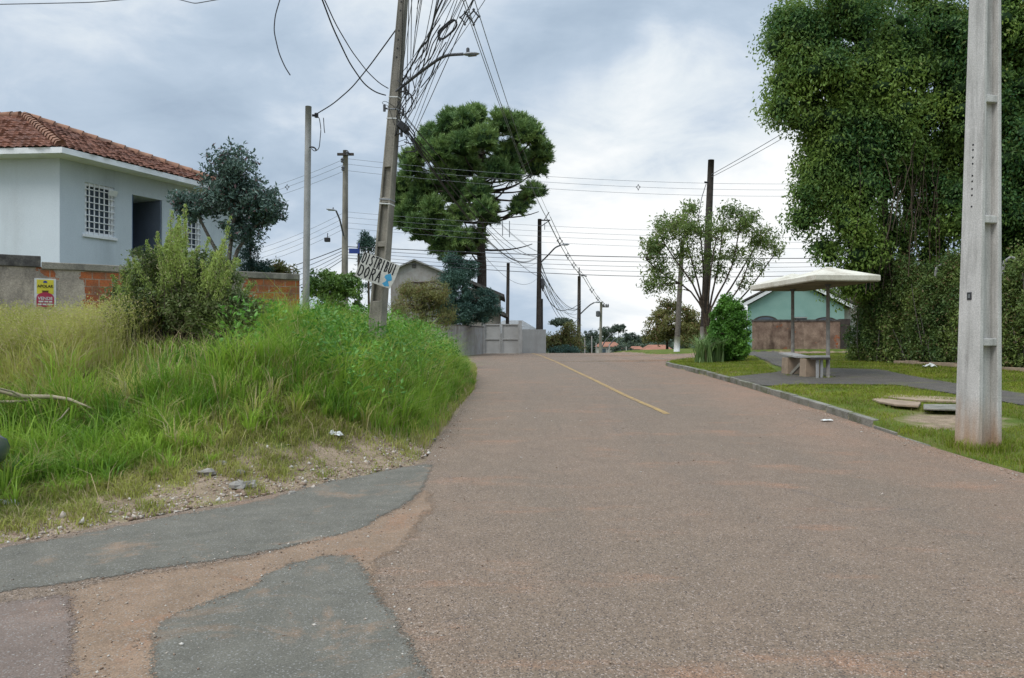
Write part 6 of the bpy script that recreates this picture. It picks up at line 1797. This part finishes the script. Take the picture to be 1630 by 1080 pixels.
# ------------------------------------------------------------------ small things on the ground
rg = np.random.default_rng(121)
g0 = G(70, 690); bz = lambda px, py, D: P(px, py, D)
br = MB(); DD = 8.6
main = [P(-40, 618, DD), P(0, 622, DD), P(35, 632, DD), P(80, 632, DD), P(110, 636, DD), P(146, 650, DD)]
br.tube(main, [.035, .032, .030, .026, .02, .008], 7); br.tube([P(-20, 640, DD), P(20, 640, DD), P(45, 638, DD), P(60, 632, DD)], [.02, .02, .016, .01], 6); br.tube([P(35, 632, DD), P(20, 624, DD - .1), P(-10, 617, DD - .2)], [.016, .014, .01], 6); br.tube([P(110, 650, DD - .2), P(98, 665, DD - .3), P(85, 674, DD - .3)], [.01, .008, .004], 5)
tag(br.build('dead_branch', M['deadwood'], smooth=True), 'bleached dead branch lying in the grass at the left', 'branch')
br = MB(); br.tube([P(333, 627, 9.4), P(345, 634, 9.4), P(358, 645, 9.4)], [.014, .018, .012], 6)
tag(br.build('dead_stick', M['deadwood'], smooth=True), 'short pale stick poking up from the green grass', 'stick')


def lump(px, py, r, name, lab, mat, cat, sq=(1, 1, .6), group=None, lift=.5, seed=0):
    rgx = np.random.default_rng(seed + int(px)); c = G(px, py)
    m = MB(); th = np.linspace(0, np.pi, 6); pr = []
    m.lathe((0, 0, 0), [(max(.02, math.sin(q)) * r, -math.cos(q) * r) for q in th], 8)
    v = m.v[0]; v *= (1 + rgx.normal(0, .16, (len(v), 1))); m.v[0] = v * sq + c + [0, 0, r * sq[2] * lift]
    return tag(m.build(name, mat), lab, cat, group)


for i, (px, py, r, lab) in enumerate(((378, 778, .075, 'grey chunk of rubble in the roadside gravel, left one of the pair'), (398, 776, .065, 'paler chunk of rubble in the gravel, right one of the pair'), (383, 755, .05, 'small rubble chunk just above the rubble pair'), (330, 757, .07, 'brownish rubble clod left of the rubble pair'), (352, 741, .05, 'whitish stone on the grass edge above the rubble pair'), (690, 701, .035, 'small pale stone at the gravel corner by the road'), (465, 786, .03, 'lone pebble at the asphalt edge right of the rubble pair'), (545, 868, .0, '') )):
    if r: lump(px, py, r, 'rubble', lab, M['stone'], 'rubble', (1.2, 1, .6), 'rubble chunks along the gravel')
lump(8, 806, .10, 'rubble', 'white stone in the grass at the far left below the car', M['plastic_white'], 'rubble', (1.2, .7, .35), 'rubble chunks along the gravel')
def rag(px, py, w, h, name, lab, mat, seed):
    rgx = np.random.default_rng(seed); c = G(px, py); n = 7
    u_ = np.linspace(-.5, .5, n); X_, Y_ = np.meshgrid(u_, u_); Zq = np.abs(rgx.normal(0, .22, X_.shape)) * h + h * (.5 - np.hypot(X_, Y_)) * .8
    v = np.stack([X_ * w + rgx.normal(0, .04, X_.shape) * w, Y_ * w * .6, Zq + .03], 2).reshape(-1, 3) + c
    m = MB(); f = [(i * n + j, i * n + j + 1, (i + 1) * n + j + 1, (i + 1) * n + j) for i in range(n - 1) for j in range(n - 1)]
    m.add(v, f); o = m.build(name, mat); sm = o.modifiers.new('thickness', 'SOLIDIFY'); sm.thickness = .004
    return tag(o, lab, 'litter')
rag(534, 697, .17, .09, 'plastic_bag', 'crumpled white plastic scrap on the grass above the gravel', M['plastic_white'], 3)
rag(652, 612, .32, .22, 'plastic_bag', 'white and pink litter bag caught in the tall grass by the road', M['plastic_white'], 4)
rag(646, 604, .14, .3, 'paper_scrap', 'small crimson wrapper beside the white bag in the tall grass', M['sign_red'], 5)
rag(1480, 586, .34, .16, 'plastic_bag', 'white plastic bag lying at the foot of the creeper hedge', M['plastic_white'], 6)
rag(1316, 672, .17, .03, 'paper_scrap', 'flat pale scrap lying on the kerb opposite the gravel', M['plastic_white'], 7)
# pebbles
x, y = scatter(26000, -4.6, -.9, 5.0, 10.2); d_ = bank_d(x, y)
kq = (d_ > .03) & (d_ < 1.25) & (rg.random(len(x)) < np.clip(1.1 - d_, 0, 1) * np.where(patchy(x, y, 1.7, 2.0) > -.25, .9, .15)); x, y = x[kq], y[kq]
c = np.stack([x, y, H(x, y)], 1); n = len(c); s = rg.gamma(2.0, .0048, n)[:, None] + .004
oc = np.array([(1, 0, 0), (-1, 0, 0), (0, 1, 0), (0, -1, 0), (0, 0, 1), (0, 0, -1)], float)
v = (c[:, None] + oc[None] * s[:, None] * rg.uniform(.5, 1.3, (n, 6, 1)) * [1, 1, .7] + rg.normal(0, .25, (n, 6, 3)) * s[:, None]).reshape(-1, 3)
ft = np.array([(0, 2, 4), (2, 1, 4), (1, 3, 4), (3, 0, 4), (2, 0, 5), (1, 2, 5), (3, 1, 5), (0, 3, 5)])
k = NT('loose gravel'); rr = k.n('ShaderNodeNewGeometry').outputs['Random Per Island']
rp = k.n('ShaderNodeValToRGB'); k.set(rp.inputs[0], rr); e = rp.color_ramp.elements; e[0].color = (.17, .11, .075, 1); e[1].color = (.50, .46, .40, 1); q = e.new(.55); q.color = (.30, .225, .165, 1)
M['gravel'] = k.done(k.bsdf(rp.outputs[0], .9, .2))
tag(tris('gravel', v, (np.arange(n)[:, None, None] * 6 + ft[None]).reshape(-1, 3), M['gravel']), kind='stuff')

# loose grit swept to the seams of the repairs and the road edges
x, y = scatter(60000, -5, 5.7, 2.6, 14)
seam = np.full(x.shape, 9.0)
for pl_ in (gp([(0, 951), (150, 928), (270, 905), (420, 884), (560, 850), (640, 815)]), gp([(228, 1079), (236, 1010), (270, 985), (340, 958), (425, 905), (560, 881), (606, 930), (650, 1005), (690, 1078)]), gp([(128, 945), (134, 1000), (136, 1079)]), gp([(0, 871), (300, 819), (540, 764), (690, 738), (710, 690), (750, 640)])):
    for (x1, y1), (x2, y2) in zip(pl_[:-1], pl_[1:]):
        vx, vy = x2 - x1, y2 - y1; t_ = np.clip(((x - x1) * vx + (y - y1) * vy) / (vx * vx + vy * vy), 0, 1); seam = np.minimum(seam, np.hypot(x - x1 - t_ * vx, y - y1 - t_ * vy))
seam = np.minimum(seam, np.abs(x - 5.55) * .8)
kq = (bank_d(x, y) <= 0) & (x < right_x(y) - .02) & (rg.random(len(x)) < .85 * np.exp(-(seam / .10) ** 1.2) + .018); x, y = x[kq], y[kq]
c = np.stack([x, y, road_z(y) + .008], 1); n = len(c); s_ = rg.gamma(1.8, .0022, n)[:, None] + .0022
v = (c[:, None] + oc[None] * s_[:, None] * rg.uniform(.5, 1.3, (n, 6, 1)) * [1, 1, .7] + rg.normal(0, .25, (n, 6, 3)) * s_[:, None]).reshape(-1, 3)
tag(tris('loose_grit', v, (np.arange(n)[:, None, None] * 6 + ft[None]).reshape(-1, 3), M['gravel']), kind='stuff')

# ------------------------------------------------------------------ parked car at the left edge
ca = math.radians(12); cu_, cv_ = np.array([math.cos(ca), math.sin(ca), 0]), np.array([-math.sin(ca), math.cos(ca), 0])
tail = np.array([-4.60, 6.20, 0]); cz = float(H(-6.6, 6.4))
car = thing('parked_car', 'dark blue grey car at the left edge of the grass, its rounded bumper in view', 'car', tail - cu_ * 2.0 + cv_ * .0 + [0, 0, cz])
prof = [(0, .30, 1), (-.02, .48, 1), (-.05, .70, 1), (-.16, .92, .96), (-.62, 1.40, .80), (-1.0, 1.46, .78), (-1.9, 1.44, .78), (-2.55, 1.0, .94), (-3.5, .84, .93), (-3.92, .66, .90), (-4.0, .42, .88), (-3.95, .25, .88)]
m = MB(); Wc = .84
secs = [(-1, .80), (-.93, .96), (-.6, 1.0), (0, 1.0), (.6, 1.0), (.93, .96), (1, .80)]
vv_ = []
ctr = np.array([-2.0, .62])
for s, k_ in secs:
    for (x_, z_, w_) in prof:
        end = 1 - .09 * abs(s) ** 3 * (1 if abs(x_ + 2.0) > 1.7 else 0)
        q = np.array([ctr[0] + (x_ - ctr[0]) * end, ctr[1] + (z_ - ctr[1]) * (1 if k_ == 1 else .97)])
        vv_.append(tail + cu_ * q[0] + cv_ * (s * Wc * w_) + [0, 0, cz + q[1]])
npf = len(prof); f = []
for i in range(len(secs) - 1):
    for j in range(npf):
        jj = (j + 1) % npf; f.append((i * npf + j, i * npf + jj, (i + 1) * npf + jj, (i + 1) * npf + j))
f.append(tuple(range(npf))); f.append(tuple(range((len(secs) - 1) * npf, len(secs) * npf))[::-1])
m.add(vv_, f); bo = m.build('body', M['car_paint'], car, smooth=True)
md = bo.modifiers.new('round', 'SUBSURF'); md.levels = 2; md.render_levels = 2
def carp(x_, y_, z_): return tail + cu_ * x_ + cv_ * y_ + [0, 0, cz + z_]
m = MB(); m.tube([carp(.0 - .12 * abs(s) ** 3, s * .80, .40) for s in np.linspace(-1, 1, 13)], .135, 10); m.build('bumper', M['car_paint'], car, smooth=True)
for s in (-1, 1):
    m = MB(); m.box(carp(-.10, s * .66, .80), (.10, .22, .20), ca); m.build('tail_light', M['lamp_red'], car, bevel=.02)
    m = MB(); m.box(carp(-3.82, s * .58, .68), (.16, .30, .14), ca); m.build('headlight', M['glass_dark'], car, bevel=.02)
    m = MB(); m.prism([(-.85, .98), (-2.35, .98), (-1.95, 1.34), (-.98, 1.36)], carp(0, s * .735, 0), cu_, (0, 0, 1), cv_ * s, .02); m.build('side_window', M['glass_dark'], car)
    m = MB(); m.box(carp(-2.3, s * .88, 1.0), (.10, .16, .12), ca); m.build('wing_mirror', M['car_paint'], car, bevel=.03)
m = MB(); m.prism([(-.52, -.0), (.52, 0), (.46, .42), (-.46, .42)], carp(-.25, 0, .98), cv_, unit(np.array([0, 0, .46]) - cu_ * .42), unit(cu_ + [0, 0, .6]), .02); m.build('rear_window', M['glass_dark'], car)
m = MB(); m.prism([(-.62, 0), (.62, 0), (.54, .6), (-.54, .6)], carp(-2.52, 0, 1.01), cv_, unit(np.array([0, 0, .42]) + cu_ * .58), unit(-cu_ + [0, 0, 1.2]), .02); m.build('windscreen', M['glass_dark'], car)
for x_ in (-.72, -3.25):
    for s in (-1, 1):
        wh = thing('wheel', None, None, carp(x_, s * .74, .29)); wh.parent = car; wh.matrix_parent_inverse = Matrix.Translation(car.location).inverted()
        m = MB(); rz3 = np.array(Matrix.Rotation(ca, 3, 'Z')); m.lathe(carp(x_, s * .74, .29), [(.19, -.09), (.27, -.09), (.295, -.05), (.295, .05), (.27, .09), (.19, .09)], 20, 'Y', rz3)
        bpy.context.view_layer.update()
        o = m.build('tyre', M['rubber'], None, smooth=True); o.parent = wh; o.matrix_parent_inverse = wh.matrix_world.inverted()
        m = MB(); m.lathe(carp(x_, s * .74, .29), [(.02, -.06), (.19, -.088), (.195, .0), (.19, .088), (.02, .06)], 16, 'Y', rz3)
        o = m.build('rim', M['alloy'], None); o.parent = wh; o.matrix_parent_inverse = wh.matrix_world.inverted()
